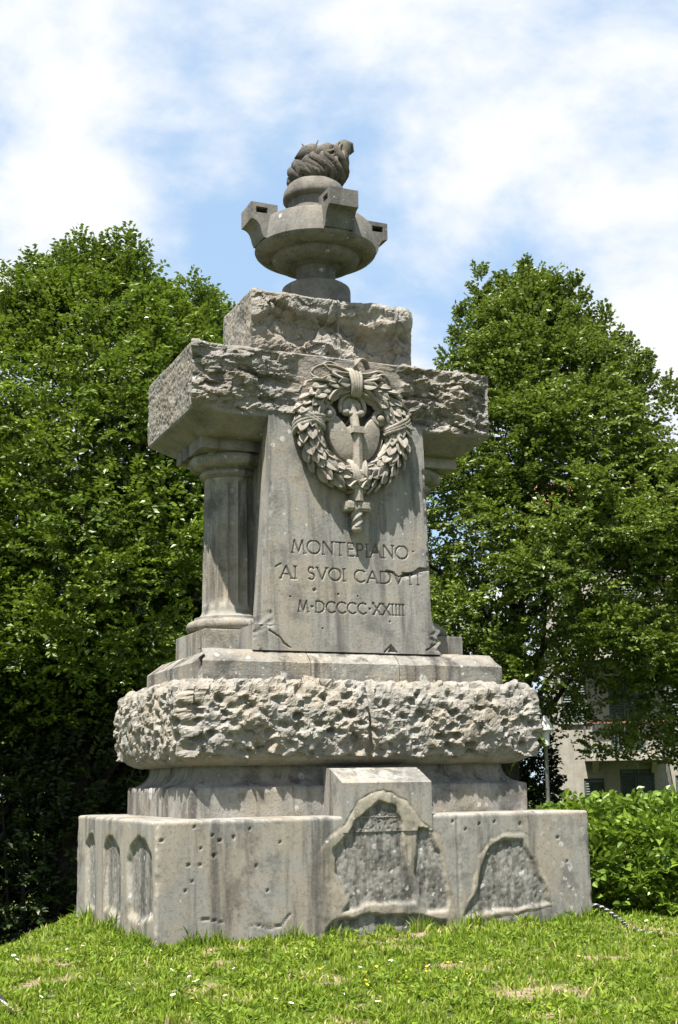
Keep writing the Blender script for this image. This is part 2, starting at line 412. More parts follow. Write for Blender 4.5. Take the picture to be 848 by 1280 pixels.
def split_build(name, V, q, caps, at, xcut, mat, parent, hide_caps=True):
    c = V[q].mean(1)[:, 0]; objs = []
    for m_ in ([c < xcut], [c >= xcut]):
        f = q[m_[0]]; u, inv = np.unique(f, return_inverse=True)
        objs.append(link(name, mesh_np(name, V[u], [inv.reshape(-1, 4)], False, {k: v[u] for k, v in at.items()}), mat, parent))
    return objs
def profile(pts, res):
    o = []
    for (a, b) in zip(pts[:-1], pts[1:]):
        n = max(1, int(round(math.hypot(b[0]-a[0], b[1]-a[1])/res)))
        for i in range(n): t_ = i/n; o.append((a[0]+(b[0]-a[0])*t_, a[1]+(b[1]-a[1])*t_))
    return o+[pts[-1]]

# --- base block with its patched panels
C_OUT = [(-.631, -.1), (-.64, .621), (-.561, .757), (-.402, .865), (-.272, 1.061), (-.044, 1.143), (.183, 1.052), (.311, .876), (.491, .755), (.533, .522), (.621, .174), (.631, -.1)]
C_IN = [(-.366, .25), (-.471, .504), (-.484, .671), (-.356, .779), (-.307, .891), (-.079, 1.043), (.067, .997), (.128, .851), (.138, .594), (.196, .364), (.225, .222), (-.129, .239), (-.414, .184)]
C_IN2 = [(.276, .819), (.375, .816), (.485, .581), (.527, .35), (.536, .15), (.337, .146), (.262, .361), (.232, .476)]
C_IN3 = [(-.58, .02), (-.5, .12), (-.2, .15), (.2, .13), (.5, .07), (.55, -.1), (-.58, -.1)]
R_OUT = [(.652, .02), (.762, .34), (.823, .57), (.951, .727), (1.127, .766), (1.303, .746), (1.4, .549), (1.531, .336), (1.545, .129), (1.341, .104), (1.061, .06)]
R_IN = [(.687, .1), (.831, .337), (.854, .481), (.947, .653), (1.089, .708), (1.265, .688), (1.363, .521), (1.46, .339), (1.521, .159), (1.201, .131)]
L_P = [[(-.56, .16), (-.50, .60), (-.6, .719), (-.84, .805), (-1.087, .782), (-1.27, .684), (-1.33, .469), (-1.34, .21), (-.9, .12)],
       [(.28, .14), (.33, .66), (.24, .76), (-.001, .785), (-.257, .674), (-.31, .549), (-.33, .1)],
       [(1.0, .08), (1.06, .673), (.928, .765), (.764, .774), (.649, .673), (.60, .094)]]
HOLES = [(-1.447, .768, .015), (-1.492, .659, .018), (-1.696, .597, .014), (-1.605, .589, .013), (-1.661, .47, .011), (-1.721, .41, .011), (-1.145, .572, .012), (-1.331, .792, .014), (-1.653, .88, .012), (-1.91, .782, .014), (-1.504, .812, .010),
         (-1.2, .85, .010), (-.95, .74, .009), (-1.05, .38, .009), (-1.6, .72, .008), (.72, .8, .012), (.85, .84, .009), (1.62, .7, .012), (1.7, .5, .01), (.6, .86, .012), (1.0, .85, .01), (1.25, .83, .012)]
def base_disp(V, N):
    d = np.zeros(len(V)); patch = np.zeros(len(V)); cem = np.zeros(len(V))
    P = V; wob = .022*fbm(P, 9, 3, 4)
    rough_ = .006*fbm(P*np.array([1, 1, .6]), 18, 4, 8, .65) - .004*(worley(P, 30, 3)[0] < .3)
    und = .002*fbm(P, 1.3, 1, 1)
    fr = N[:, 1] < -.8
    X, Z = V[:, 0], V[:, 2]
    for o_, ins, dep in ((C_OUT, [C_IN, C_IN2, C_IN3], .020), (R_OUT, [R_IN], .018)):
        so_ = polysd(X, Z, o_)+wob; c_ = sstep(-.004, .012, so_)
        i_ = np.max([sstep(-.012, .014, polysd(X, Z, p)+wob) for p in ins], 0)
        band = c_*(1-i_)
        d += fr*(band*(.007*sstep(.0, .05, so_)-.008*sstep(.02, .0, np.abs(so_)) + .006*fbm(P, 11, 2, 31)) + i_*(-dep+rough_*1.3))
        cem = np.where(fr, np.maximum(cem, band*sstep(-.35, .2, fbm(P, 3.2, 3, 77)+.25)), cem); patch = np.where(fr, np.maximum(patch, i_), patch)
    lf = N[:, 0] < -.8; Y = V[:, 1]
    for p in L_P:
        s_ = polysd(Y, Z, p)+.6*wob; i_ = sstep(-.01, .06, s_); b_ = sstep(-.09, -.02, s_)*(1-i_)
        d += lf*(i_*(-.035+rough_*.9)); cem = np.where(lf, np.maximum(cem, b_*.75), cem)
        patch = np.where(lf, np.maximum(patch, sstep(.03, .12, s_+.05*fbm(P, 5, 2, 9))*.8), patch)
    for hx_, hz_, hr in HOLES:
        d -= fr*.03*sstep(hr*.85, hr*.45, np.hypot(X-hx_, Z-hz_))
    # crack low on the front face, and its loosened flake
    cr = [((-1.55, .19), (-1.42, .16)), ((-1.42, .16), (-1.30, .115)), ((-1.30, .115), (-1.14, .13)), ((-1.14, .13), (-1.05, .09)), ((-1.05, .09), (-.93, .115)), ((-.93, .115), (-.87, .19)), ((-1.55, .19), (-1.7, .17))]
    dd = segdist(X, Z, cr)+.25*np.abs(wob); d -= fr*.016*sstep(.008, .003, dd)*sstep(-.1, .25, fbm(P*np.array([1,1,0]), 5, 2, 7)+.12)
    fl = polysd(X, Z, [(-1.14, .13), (-1.05, .09), (-.93, .115), (-.90, .15), (-1.05, .16)]); cem = np.where(fr, np.maximum(cem, sstep(0, .02, fl)), cem)
    # joint right of the centre
    d -= (fr*.012*sstep(.012, .004, np.abs(X-.645+.5*wob)))*(Z > .05)
    # worn arris
    ed = np.where(np.abs(N[:, 1]) > .7, 1.952-np.abs(X), 1.4145-np.abs(V[:, 1])); ed = np.where(np.abs(N[:, 0]*N[:, 1]) > .1, 0, ed)
    d -= .02*sstep(.06, 0, np.maximum(ed, 0))*np.clip(fbm(P, 7, 3, 12)+.2, 0, 1)
    d += und
    d = np.where(V[:, 2] < .0, 0, d)
    top = N[:, 2] > .5; d = np.where(top, .004*fbm(P, 6, 3, 5), d)
    lich = np.where(fr, sstep(1.45, 1.75, X+.15*fbm(P, 3, 2, 3))*sstep(-.15, .25, fbm(P, 2.2, 3, 88)+.05)+.5*sstep(.14, .04, Z)*sstep(0, .3, fbm(P, 4, 2, 6)), 0)
    return d, {'patch': patch, 'cement': cem, 'lichen': lich}
prof = profile([(0, -.3), (0, 0)], .3)+profile([(0, .0), (0, .905)], .0135)[1:]+[(-.006, .918), (-.02, .925), (-.06, .928), (-.2, .93), (-.46, .932)]
V, q, caps, at = sweep(1.952, 1.4145, .02, prof, 290, 170, 8, base_disp)
link('base_block', mesh_np('base_block', V, [q]+caps, True, at), M['base'], MEM)

# --- raised centre block on the base, sharing the arched panel
def cen_disp(V, N):
    fr = N[:, 1] < -.7; X, Z = V[:, 0], V[:, 2]; d0, at_ = base_disp(np.column_stack([X, np.full(len(X), -1.4145), Z]), N*0+np.array([0, -1, 0]))
    d = np.where(fr, d0, .004*fbm(V, 6, 3, 6)); return d, {k: np.where(fr, v, 0) for k, v in at_.items()}
nx_, nz_ = 110, 52; xs = np.linspace(-.408, .405, nx_); zs = np.linspace(.80, 1.192, nz_)
rows = []
for zz in zs: rows.append(np.column_stack([xs, np.full(nx_, -1.424), np.full(nx_, zz)]))
for f_, (yy, zz) in enumerate(((-1.414, 1.2), (-1.36, 1.225), (-1.25, 1.275), (-1.15, 1.315), (-1.02, 1.32), (-1.0, .8))): rows.append(np.column_stack([xs, np.full(nx_, yy), np.full(nx_, zz)]))
V = np.concatenate(rows); N = np.tile([0., -1, 0], (len(V), 1)); N[nz_*nx_:] = (0, -.4, .9)
d, at = cen_disp(V, N); ex = (np.abs(V[:, 0]) > .402); d = np.where(ex, np.minimum(d, 0)*.5, d); V = V+N*d[:, None]
K = len(rows); idx = np.arange(K*nx_).reshape(K, nx_); q = np.stack([idx[:-1, :-1], idx[:-1, 1:], idx[1:, 1:], idx[1:, :-1]], -1).reshape(-1, 4)
side = [idx[:, 0][::-1][None], idx[:, -1][None]]
me = mesh_np('centre_block', V, [q]+side, True, at); me.set_sharp_from_angle(angle=R(35))
cb = link('centre_block', me, M['base'], MEM)

# --- hollow moulding above the base
cav = [(0, .90), (0, 1.165), (-.012, 1.175)]+[(-.012-.15*math.sin(a)**1.0, 1.335-.155*math.cos(a)) for a in np.linspace(.12, math.pi/2, 9)]+[(-.165, 1.42), (-.4, 1.42)]
cav = profile(cav, .04)
def cav_disp(V, N): return .006*fbm(V, 3, 4, 41)+.004*fbm(V, 14, 3, 3) - .012*sstep(.008, .002, np.minimum(np.abs(V[:, 0]+1.2), np.abs(V[:, 0]-1.0)))*(V[:, 2] < 1.3), {}
V, q, caps, at = sweep(1.57, 1.031, .015, cav, 120, 70, 8, cav_disp)
link('hollow_moulding', mesh_np('hollow_moulding', V, [q]+caps, True), M['dressed'], MEM)

# --- pecked bolster course (two stones)
bul = profile([(-.13, 1.345), (-.07, 1.362), (-.02, 1.39)], .03)+profile([(.005, 1.42), (.03, 1.50), (.045, 1.62), (.05, 1.76), (.045, 1.88), (.025, 1.965), (-.02, 2.02), (-.10, 2.045), (-.30, 2.05)], .0130)
def bul_disp(V, N):
    Z = V[:, 2]; w1 = np.stack([fbm(V, 6, 3, s) for s in (1, 2, 3)], 1); warp = V+.035*w1
    A = np.array([.8, .8, 1.1]); f1, f2, c1 = worley(warp*A, 10.2, 5); g1, g2, c2 = worley(warp*A, 15, 9)
    B = np.array([.8, .8, 1.35]); n7 = fbm(warp*B, 7.5, 3, 41); n13 = fbm(warp*B, 15, 3, 43)
    d = .019*facets(warp*A, 8.5, 61, 1.2)+.008*facets(warp*A, 17, 67, 1.2)
    d -= .060*sstep(.56, .16, f1)*(.4+.8*c1)                               # scoops left by the point chisel
    d += .03*fbm(V, 2.8, 2, 6)+.012*(sstep(-.2, .08, n7)-.5)+.007*fbm(V, 26, 3, 8, .6)+.02
    edge = 1.435+.05*fbm(V*np.array([1, 1, 0]), 4.2, 3, 15)+.03*fbm(V, 11, 2, 4)
    mask = sstep(edge-.012, edge+.012, Z)*sstep(2.055, 2.015, Z)
    d = d*mask+.03*mask+.004*fbm(V, 12, 3, 1)
    j = sstep(.03, .008, np.abs(V[:, 0]+.014+.012*fbm(V, 6, 2, 3)))*(N[:, 1] < -.5)
    d = d*(1-.9*j)-.012*j
    return d, {'_z': -.2*np.clip(d, -.1, .1)*mask*sstep(2.0, 1.9, Z)}
V, q, caps, at = sweep(1.600, 1.07, .045, bul, 262, 160, 10, bul_disp)
split_build('bolster_stone', V, q, caps, at, -.014, M['rough'], MEM)
MB().box(-1.4, 1.4, -.86, .86, 1.36, 2.03).build('core_block', M['dressed'], MEM)

# --- step course: three stones with sloping top
def stepstone(x0, x1):
    g = .004; x0 += g; x1 -= g; n = max(8, int((x1-x0)/.03)); xs = np.linspace(x0, x1, n)
    sec = [(-.60, 2.03), (-.898, 2.03), (-.902, 2.10), (-.900, 2.215), (-.89, 2.225), (-.85, 2.262), (-.80, 2.30), (-.74, 2.335), (-.6, 2.34)]
    V = np.array([(xx, yy, zz) for (yy, zz) in sec for xx in xs]); L_ = x0 < -1.3; Rr = x1 > 1.3
    for e_, s_ in ((L_, -1), (Rr, 1)):
        if e_:
            m_ = np.abs(V[:, 0]-s_*1.43) < .02; V[m_, 0] = s_*(1.4325-np.clip(V[m_, 2]-2.225, 0, 1)*1.3)
    nz = .006*fbm(V, 9, 3, 3); V[:, 1] -= nz; V[:, 2] += np.where(V[:, 2] > 2.1, .008*fbm(V, 7, 3, 9)-.015*np.clip(fbm(V, 5, 2, 19)-.1, 0, 1), 0)
    k = len(sec); idx = np.arange(k*n).reshape(k, n)
    q = np.stack([idx[:-1, :-1], idx[:-1, 1:], idx[1:, 1:], idx[1:, :-1]], -1).reshape(-1, 4)
    return link('step_stone', mesh_np('step_stone', V, [q, idx[:, 0][::-1][None], idx[:, -1][None]], False), M['step'], MEM)
for a, b in ((-1.4325, -.459), (-.459, .39), (.39, 1.4325)): stepstone(a, b)
for s_ in (-1, 1):
    b = MB(); b.v = []; xs_ = sorted((s_*.95, s_*1.43))
    sec = [(s_*1.0, 2.03), (s_*1.43, 2.03), (s_*1.43, 2.222), (s_*1.42, 2.232), (s_*1.28, 2.335), (s_*1.0, 2.34)]
    v = [(px_, yy, zz) for yy in (-.60, -.05, -.042, .90) for px_, zz in sec]; k = len(sec)
    b.add(v[:2*k], [tuple(range(k)), tuple(range(k, 2*k))]+[(i, (i+1) % k, k+(i+1) % k, k+i) for i in range(k)])
    b.build('step_stone', M['step'], MEM)
    b = MB(); b.add(v[2*k:], [tuple(range(k)), tuple(range(k, 2*k))]+[(i, (i+1) % k, k+(i+1) % k, k+i) for i in range(k)]); b.build('step_stone', M['step'], MEM)
MB().box(-1.1, 1.1, -.61, .9, 2.03, 2.33).build('core_block', M['dressed'], MEM)

# --- column pedestals and engaged fluted columns
def column(s_):
    cx_ = s_*.90
    MB().box(min(s_*.74, s_*1.279), max(s_*.74, s_*1.279), -.4515, .4515, 2.33, 2.537, .008).build('column_pedestal', M['dressed'], MEM)
    # fluted shaft
    nth, nzz, nf = 256, 40, 16; z0, z1 = 2.74, 3.985; V = []; 
    th = np.arange(nth)/nth*2*math.pi
    for k in range(nzz):
        t_ = k/(nzz-1); zz = z0+(z1-z0)*t_; r = .252-.014*t_**1.6
        fl = np.abs(np.sin(th*nf/2)); dep = .036*np.clip(fl*1.1-.05, 0, 1)**.6
        end = min((zz-z0-.045)/.03, (z1-.035-zz)/.03)
        prof_e = np.clip(end-.6*(1-fl), 0, 1)
        rr = r-dep*prof_e
        V.append(np.column_stack([cx_+rr*np.cos(th), rr*np.sin(th), np.full(nth, zz)]))
    V = np.concatenate(V); V += .003*np.stack([fbm(V, 6, 2, s) for s in (1, 2, 3)], 1)
    idx = np.arange(nzz*nth).reshape(nzz, nth); nn = np.roll(idx, -1, 1); q = np.stack([idx[:-1], nn[:-1], nn[1:], idx[1:]], -1).reshape(-1, 4)
    col = link('column', mesh_np('column', V, [q], True), M['dressed'], MEM)
    b = MB(); b.lathe([(.30, 2.537)]+[(.345+.052*math.cos(a), 2.60+.052*math.sin(a)) for a in np.linspace(-1.4, 1.5, 9)]+[(.325, 2.66), (.322, 2.682)]+[(.322-.07*math.sin(a), 2.752-.07*math.cos(a)) for a in np.linspace(.1, 1.5, 6)], 56, (cx_, 0))
    b.build('column_base', M['dressed'], col, True, 35)
    b = MB(); b.lathe([(.235, 3.975), (.262, 3.99), (.283, 4.005), (.283, 4.035), (.272, 4.04), (.272, 4.055)]+[(.30+.088*math.sin(a), 4.135-.075*math.cos(a)) for a in np.linspace(.15, 2.5, 10)]+[(.33, 4.20)], 56, (cx_, 0))
    b.build('capital', M['dressed'], col, True, 35)
    MB().box(min(cx_-.405, cx_+.405), max(cx_-.405, cx_+.405), -.405, .405, 4.186, 4.30, .008).build('abacus', M['dressed'], col)
column(-1); column(1)

# --- pier body behind the inscribed slab
MB().box(-.735, .735, -.60, .60, 2.32, 4.46).build('pier', M['dressed'], MEM)

# --- inscribed slab with cut letters
def arc(cx_, cy_, rx, ry, a0, a1, n=14): return [(cx_+rx*math.cos(R(a0+(a1-a0)*i/n)), cy_+ry*math.sin(R(a0+(a1-a0)*i/n))) for i in range(n+1)]
GLY = {'M': (1.0, [[(.06, 0), (.2, 1), (.5, .06), (.8, 1), (.94, 0)]]), 'O': (1.0, [arc(.5, .5, .48, .5, 0, 360, 22)]), 'N': (.86, [[(.09, 0), (.09, 1), (.78, 0), (.78, 1)]]),
       'T': (.76, [[(.38, 0), (.38, 1)], [(.02, 1), (.74, 1)]]), 'E': (.56, [[(.5, 1), (.1, 1), (.1, 0), (.52, 0)], [(.1, .52), (.44, .52)]]),
       'P': (.6, [[(.1, 0), (.1, 1), (.28, 1)]+arc(.28, .74, .26, .26, 90, -90, 10)+[(.1, .48)]]), 'I': (.22, [[(.11, 0), (.11, 1)]]),
       'A': (.86, [[(.04, 0), (.43, 1), (.82, 0)], [(.2, .36), (.67, .36)]]), 'S': (.62, [arc(.31, .75, .22, .25, 40, 270, 10)+arc(.31, .25, .25, .25, 90, -140, 10)]),
       'V': (.86, [[(.04, 1), (.43, 0), (.82, 1)]]), 'C': (.86, [arc(.5, .5, .46, .5, 48, 312, 18)]), 'D': (.9, [[(.1, 0), (.1, 1), (.36, 1)]+arc(.36, .5, .48, .5, 90, -90, 14)+[(.1, 0)]]),
       'X': (.78, [[(.06, 0), (.72, 1)], [(.06, 1), (.72, 0)]]), '.': (.34, [[(.13, .46), (.21, .54)], [(.13, .54), (.21, .46)]])}
def layout(txt, x0, x1, z0, z1):
    h = z1-z0; gap = .13; wt_ = sum(GLY[c][0] for c in txt)+gap*(len(txt)-1); k = (x1-x0)/(wt_*h); x_ = x0; res = []
    for c in txt:
        w, st = GLY[c]; segs = []
        for s in st:
            pts = [(x_+p[0]*h*k, z0+p[1]*h) for p in s]; segs += list(zip(pts[:-1], pts[1:]))
            for pa, pb in ((s[0], s[1]), (s[-1], s[-2])):
                if pa[1] in (0, 1) and pb[1] != pa[1]:
                    ex = .07; segs.append(((x_+(pa[0]-ex)*h*k, z0+pa[1]*h), (x_+(pa[0]+ex)*h*k, z0+pa[1]*h)))
        res.append((c, segs)); x_ += (w+gap)*h*k
    return res
letters = layout('MONTEPIANO', -.578, .568, 3.195, 3.314)+layout('AI', -.69, -.533, 2.962, 3.072)+layout('SVOI', -.433, -.066, 2.962, 3.072)+layout('CADVTI', .02, .674, 2.96, 3.068)+layout('M.DCCCC.XXIIII', -.528, .512, 2.671, 2.769)
ZT, ZB = 4.47, 2.325
def slaby(z): return -.746-.046*(4.45-z)/(4.45-2.33)
def wl_(z):
    if z > 2.66: return .783+.006*(4.45-z)/1.8
    if z > 2.548: t_ = (2.66-z)/.112; return .79+.10*(1-math.sqrt(max(0, 1-t_*t_)))
    return .95
def wr_(z):
    if z > 2.69: return .765+.015*(4.45-z)/1.8
    if z > 2.56: t_ = (2.69-z)/.13; return .78+.06*(1-math.sqrt(max(0, 1-t_*t_)))
    return .845+.02*math.sin(z*60)
zs = np.concatenate([np.linspace(ZB, 2.546, 34), [2.5495], np.linspace(2.555, 2.645, 14), np.linspace(2.65, 3.34, 116), np.linspace(3.355, ZT, 70)])
NX = 250; rows = []
for zz in zs: rows.append(np.column_stack([np.linspace(-wl_(zz), wr_(zz), NX), np.full(NX, slaby(zz)), np.full(NX, zz)]))
V = np.concatenate(rows); X, Z = V[:, 0], V[:, 2]
allseg = [s for _, ss in letters for s in ss]
dep = np.zeros(len(V)); reg = (Z > 2.6) & (Z < 3.35); dd = segdist(X[reg], Z[reg], allseg); g_ = np.zeros(len(V)); g_[reg] = sstep(.0085, .004, dd)
wob = .012*fbm(V, 14, 3, 4)
crack = [((.34, 3.075), (.398, 3.067)), ((.398, 3.067), (.458, 3.028)), ((.458, 3.028), (.551, 3.052)), ((.551, 3.052), (.613, 3.063)), ((.613, 3.063), (.691, 3.104)), ((.691, 3.104), (.8, 3.119))]
cdist = segdist(X, Z, crack)+wob; cw = .008+.012*sstep(.3, .7, X)
dep += .045*sstep(1, .35, cdist/cw) + .012*sstep(.05, 0, cdist)*(Z < 3.07)*(X > .5)
cr2 = [((-.80, 2.50), (-.70, 2.44)), ((-.70, 2.44), (-.66, 2.385)), ((-.66, 2.385), (-.60, 2.35)), ((.30, 2.335), (.36, 2.40)), ((.36, 2.40), (.42, 2.335)), ((.72, 2.36), (.82, 2.42)), ((-.735, 3.06), (-.685, 3.09))]
dep += .018*sstep(.008, .003, segdist(X, Z, cr2)+.5*wob)
chip = polysd(X, Z, [(.32, 2.33), (.36, 2.40), (.42, 2.33)]); dep += .04*sstep(0, .02, chip+wob)
for hx_, hz_, hr in ((-.37, 2.87, .016), (-.14, 2.84, .010), (.62, 3.27, .009), (.2, 2.78, .007), (-.3, 2.53, .008), (.36, 2.61, .008), (.05, 2.83, .007), (-.6, 2.8, .008)): dep += .02*sstep(hr*1.2, hr*.5, np.hypot(X-hx_, Z-hz_))
chipL = np.clip(fbm(V, 6, 3, 33)-.05, 0, 1)*sstep(.05, 0, np.minimum(X+.79, .78-X)); dep += .07*chipL*(Z < 4.2)
# worn hollow below the second line
dep += .008*sstep(2.93, 2.90, Z+.03*fbm(V, 3, 2, 2))*sstep(.5, .2, np.abs(X))*0
V[:, 1] += dep + .012*g_ + .004*fbm(V, 3, 3, 6)
K = len(zs); idx = np.arange(K*NX).reshape(K, NX)
q = [np.stack([idx[:-1, :-1], idx[:-1, 1:], idx[1:, 1:], idx[1:, :-1]], -1).reshape(-1, 4)]
ns = 5; allV = [V]; base_n = len(V)
for sgn, e_ in ((-1, 0), (1, NX-1)):
    back = []
    for zz, i in zip(zs, idx[:, e_]):
        p = V[i]; yb = -.62+.17*(4.45-zz)/2.1
        fo = .05*np.clip((4.4-zz)/1.75, 0, 1)**1.5*sstep(2.545, 2.66, zz)
        for j in range(1, ns+1): back.append((p[0]+sgn*fo*(j/ns)**.8, p[1]+(yb-p[1])*j/ns, zz))
    allV.append(np.array(back)); ii = np.column_stack([idx[:, e_], base_n+np.arange(K*ns).reshape(K, ns)]); base_n += K*ns
    f = np.stack([ii[:-1, :-1], ii[1:, :-1], ii[1:, 1:], ii[:-1, 1:]], -1).reshape(-1, 4); q.append(f if sgn < 0 else f[:, ::-1])
me = mesh_np('inscribed_slab', np.concatenate(allV), q, True); me.set_sharp_from_angle(angle=R(50))
SLAB = link('inscribed_slab', me, M['slab'], MEM)
for c, segs in letters:
    b = MB()
    for (a, e) in segs:
        dx, dz = e[0]-a[0], e[1]-a[1]; L = math.hypot(dx, dz) or 1; ux, uz = dx/L, dz/L; w = .0038
        a2 = (a[0]-ux*.003, a[1]-uz*.003); e2 = (e[0]+ux*.003, e[1]+uz*.003)
        v = [(p[0]+sx*(-uz)*w, slaby(p[1])+yy, p[1]+sx*ux*w) for p in (a2, e2) for sx in (-1, 1) for yy in (.0065, .02)]
        b.add(v, [(0, 1, 3, 2), (4, 6, 7, 5), (0, 4, 5, 1), (2, 3, 7, 6), (0, 2, 6, 4), (1, 5, 7, 3)])
    b.build('letter', M['dirt_letter'], SLAB)

# --- architrave
ZA0, ZA1 = 4.44, 5.065
def arc_disp(V, N):
    Z, X = V[:, 2], V[:, 0]
    front = (N[:, 1] < -.5)
    A = V*np.array([1, 1, 1.7])
    wa = A+.05*np.stack([fbm(V, 4, 2, s) for s in (1, 2, 3)], 1); n6 = fbm(wa*np.array([.8, 1, 1.3]), 4.5, 3, 71); n12 = fbm(wa, 10, 3, 73)
    d = .12*terr(fbm(wa, 1.9, 3, 51), 7)+.045*facets(wa*np.array([.7, 1, 1.2]), 4.2, 81, 1.2)+.020*facets(wa, 9.5, 83, 1.2)+.016*(sstep(-.15, .03, n6)-.5)+.010*fbm(V, 24, 3, 9, .65)
    d += np.where(X > .55, .030*(sstep(-.2, .05, fbm(wa, 8, 3, 77))-.6), 0)
    d = np.clip(d+.012, -.07, .09)
    sd = .018*fbm(V, 5, 4, 14)+.012*fbm(V, 22, 3, 3, .6)
    d = np.where(front, d, sd)
    cen = sstep(.60, .48, np.abs(X-.02)+.16*fbm(V, 3, 3, 7))*front; d = d*(1-.9*cen)-.02*cen*sstep(.3, .5, np.abs(X-.02))
    mask = sstep(ZA0-.01, ZA0+.05+.03*0, Z)*sstep(ZA1+.01, ZA1-.03, Z)
    lip = sstep(ZA0+.16, ZA0, Z)*front*np.clip(fbm(V*np.array([1, 1, 0]), 2.4, 2, 61)+.1, 0, 1)*.05
    return d*mask-lip*mask*(1-cen), {}
prof = profile([(-.235, 4.285), (-.20, 4.30), (-.05, 4.405)], .05)+profile([(-.012, 4.43), (0, 4.45), (0, 5.055)], .0125)+[(-.012, 5.066), (-.1, 5.07), (-.5, 5.075)]
V, q, caps, at = sweep(1.50, .743, .02, prof, 250, 110, 10, arc_disp)
link('architrave', mesh_np('architrave', V, [q]+caps, False), M['rough'], MEM)

# --- two hewn cap stones
def top_disp(V, N):
    Z, X = V[:, 2], V[:, 0]; front = N[:, 1] < -.5
    A = V*np.array([1, 1, 1.25])
    f1, f2, c1 = worley(A+.05*np.stack([fbm(V, 4, 2, s) for s in (1, 2, 3)], 1), 2.6, 12)
    wa = A+.06*np.stack([fbm(V, 3.5, 2, s) for s in (1, 2, 3)], 1)
    d = .15*terr(fbm(wa, 1.6, 3, 91), 6)+.07*(c1-.5)+.06*facets(wa, 2.9, 85, 1.2)+.022*facets(wa, 7.5, 87, 1.2)+.014*fbm(V, 22, 3, 7, .65)
    under = sstep(5.56, 5.44, Z+.15*fbm(V*np.array([1, 1, .3]), 2.3, 3, 44)-.05*np.cos((X+.15)*4)); d = d*.85-.11*under+.03
    sd = .03*fbm(V, 3.5, 4, 74)+.010*fbm(V, 22, 3, 5)
    d = np.where(front, d, sd); mask = sstep(5.79, 5.72, Z)
    j = sstep(.022, .008, np.abs(X-.083+.02*fbm(V, 4, 2, 1)))*front
    edge = sstep(.84, .76, np.abs(X))*front+(1-front)
    return (d*mask*(.35+.65*edge))*(1-.5*j)-.018*j, {}
prof = profile([(0, 5.05), (0, 5.745)], .0125)+[(-.01, 5.762), (-.03, 5.768), (-.15, 5.77), (-.40, 5.775)]
V, q, caps, at = sweep(.837, .431, .02, prof, 160, 80, 10, top_disp)
tops = split_build('cap_stone', V, q, caps, at, .083, M['rough'], MEM)
MB().box(-.6, .6, -.25, .25, 5.05, 5.763).build('core_block', M['rough'], MEM)

# --- urn with four handles, lid and flame
b = MB()
b.lathe([(.34, 5.72), (.345, 5.78), (.345, 5.985), (.338, 6.01), (.31, 6.03), (.25, 6.045), (.21, 6.065), (.195, 6.09), (.195, 6.205), (.205, 6.22), (.235, 6.23), (.25, 6.24)]
        + [(.25+.19*math.sin(a), 6.342-.105*math.cos(a)) for a in np.linspace(.25, 1.62, 9)] + [(.445, 6.350), (.462, 6.354), (.47, 6.346), (.50, 6.344), (.545, 6.355), (.585, 6.376), (.607, 6.398), (.612, 6.411), (.598, 6.418), (.596, 6.43), (.562, 6.66), (.545, 6.68), (.44, 6.70), (.31, 6.735), (.285, 6.755), (.272, 6.78), (.272, 6.94), (.2, 6.96)], 72)
URN = b.build('urn', M['urn'], MEM, True, 32)
def handle(ang):
    W = .15; out_ = [(.46, 6.785), (.735, 6.785), (.735, 6.61), (.705, 6.605), (.675, 6.588), (.652, 6.56), (.636, 6.52), (.624, 6.47), (.605, 6.43), (.45, 6.43), (.46, 6.6)]
    hole = [(.565, 6.742), (.685, 6.742), (.685, 6.68), (.565, 6.68)]
    # outline with a bridged slot, extruded sideways
    bm = bmesh.new(); vo = [bm.verts.new((x_, -W, z_)) for x_, z_ in out_]; vh = [bm.verts.new((x_, -W, z_)) for x_, z_ in hole]
    ed = [bm.edges.new((vo[i], vo[(i+1) % len(vo)])) for i in range(len(vo))]+[bm.edges.new((vh[i], vh[(i+1) % 4])) for i in range(4)]
    bmesh.ops.triangle_fill(bm, edges=ed, use_beauty=True)
    r = bmesh.ops.extrude_face_region(bm, geom=bm.faces[:]); 
    for w in [e for e in r['geom'] if isinstance(e, bmesh.types.BMVert)]: w.co.y = W
    bmesh.ops.recalc_face_normals(bm, faces=bm.faces); bmesh.ops.rotate(bm, verts=bm.verts, cent=(0, 0, 0), matrix=Matrix.Rotation(ang, 3, 'Z'))
    me = bpy.data.meshes.new('handle'); bm.to_mesh(me); bm.free(); link('handle', me, M['urn'], URN)
for k in range(4): handle(k*math.pi/2)
b = MB(); b.lathe([(.265, 6.93), (.312, 6.945), (.324, 6.96), (.325, 6.99), (.317, 7.04), (.285, 7.10), (.245, 7.14), (.2, 7.16), (.05, 7.17)], 56); b.build('lid', M['urn'], URN, True, 40)
# flame: twisting tongues round a core, leaning to the right and ending in a horn
b = MB(); b.lathe([(.20, 7.10), (.215, 7.16), (.225, 7.26), (.20, 7.38), (.12, 7.44), (.02, 7.46)], 24)
FL = b.build('flame', M['flame'], URN, True, 60); fr_ = random.Random(5)
for k in range(34):
    a0 = 2*math.pi*k/34+fr_.uniform(-.08, .08); side = math.cos(a0); hh = .42+.05*side+fr_.uniform(-.10, .07); pts = []; rad = []
    for i in range(14):
        t_ = i/13; an = a0+.3-.85*t_+.30*math.sin(t_*6+(k % 3)*.6); rr = .205+.075*math.sin(math.pi*min(1, t_*1.1))-.07*t_**3
        pts.append((rr*math.cos(an)+.20*t_**2, rr*math.sin(an)*.92, 7.11+hh*t_)); rad.append(.031*(1-t_)**.5*(.75+.6*math.sin(math.pi*t_))+.010)
    b = MB(); b.tube(pts, rad, 7, 1.25); b.build('flame_tongue', M['flame'], FL, True, 180)
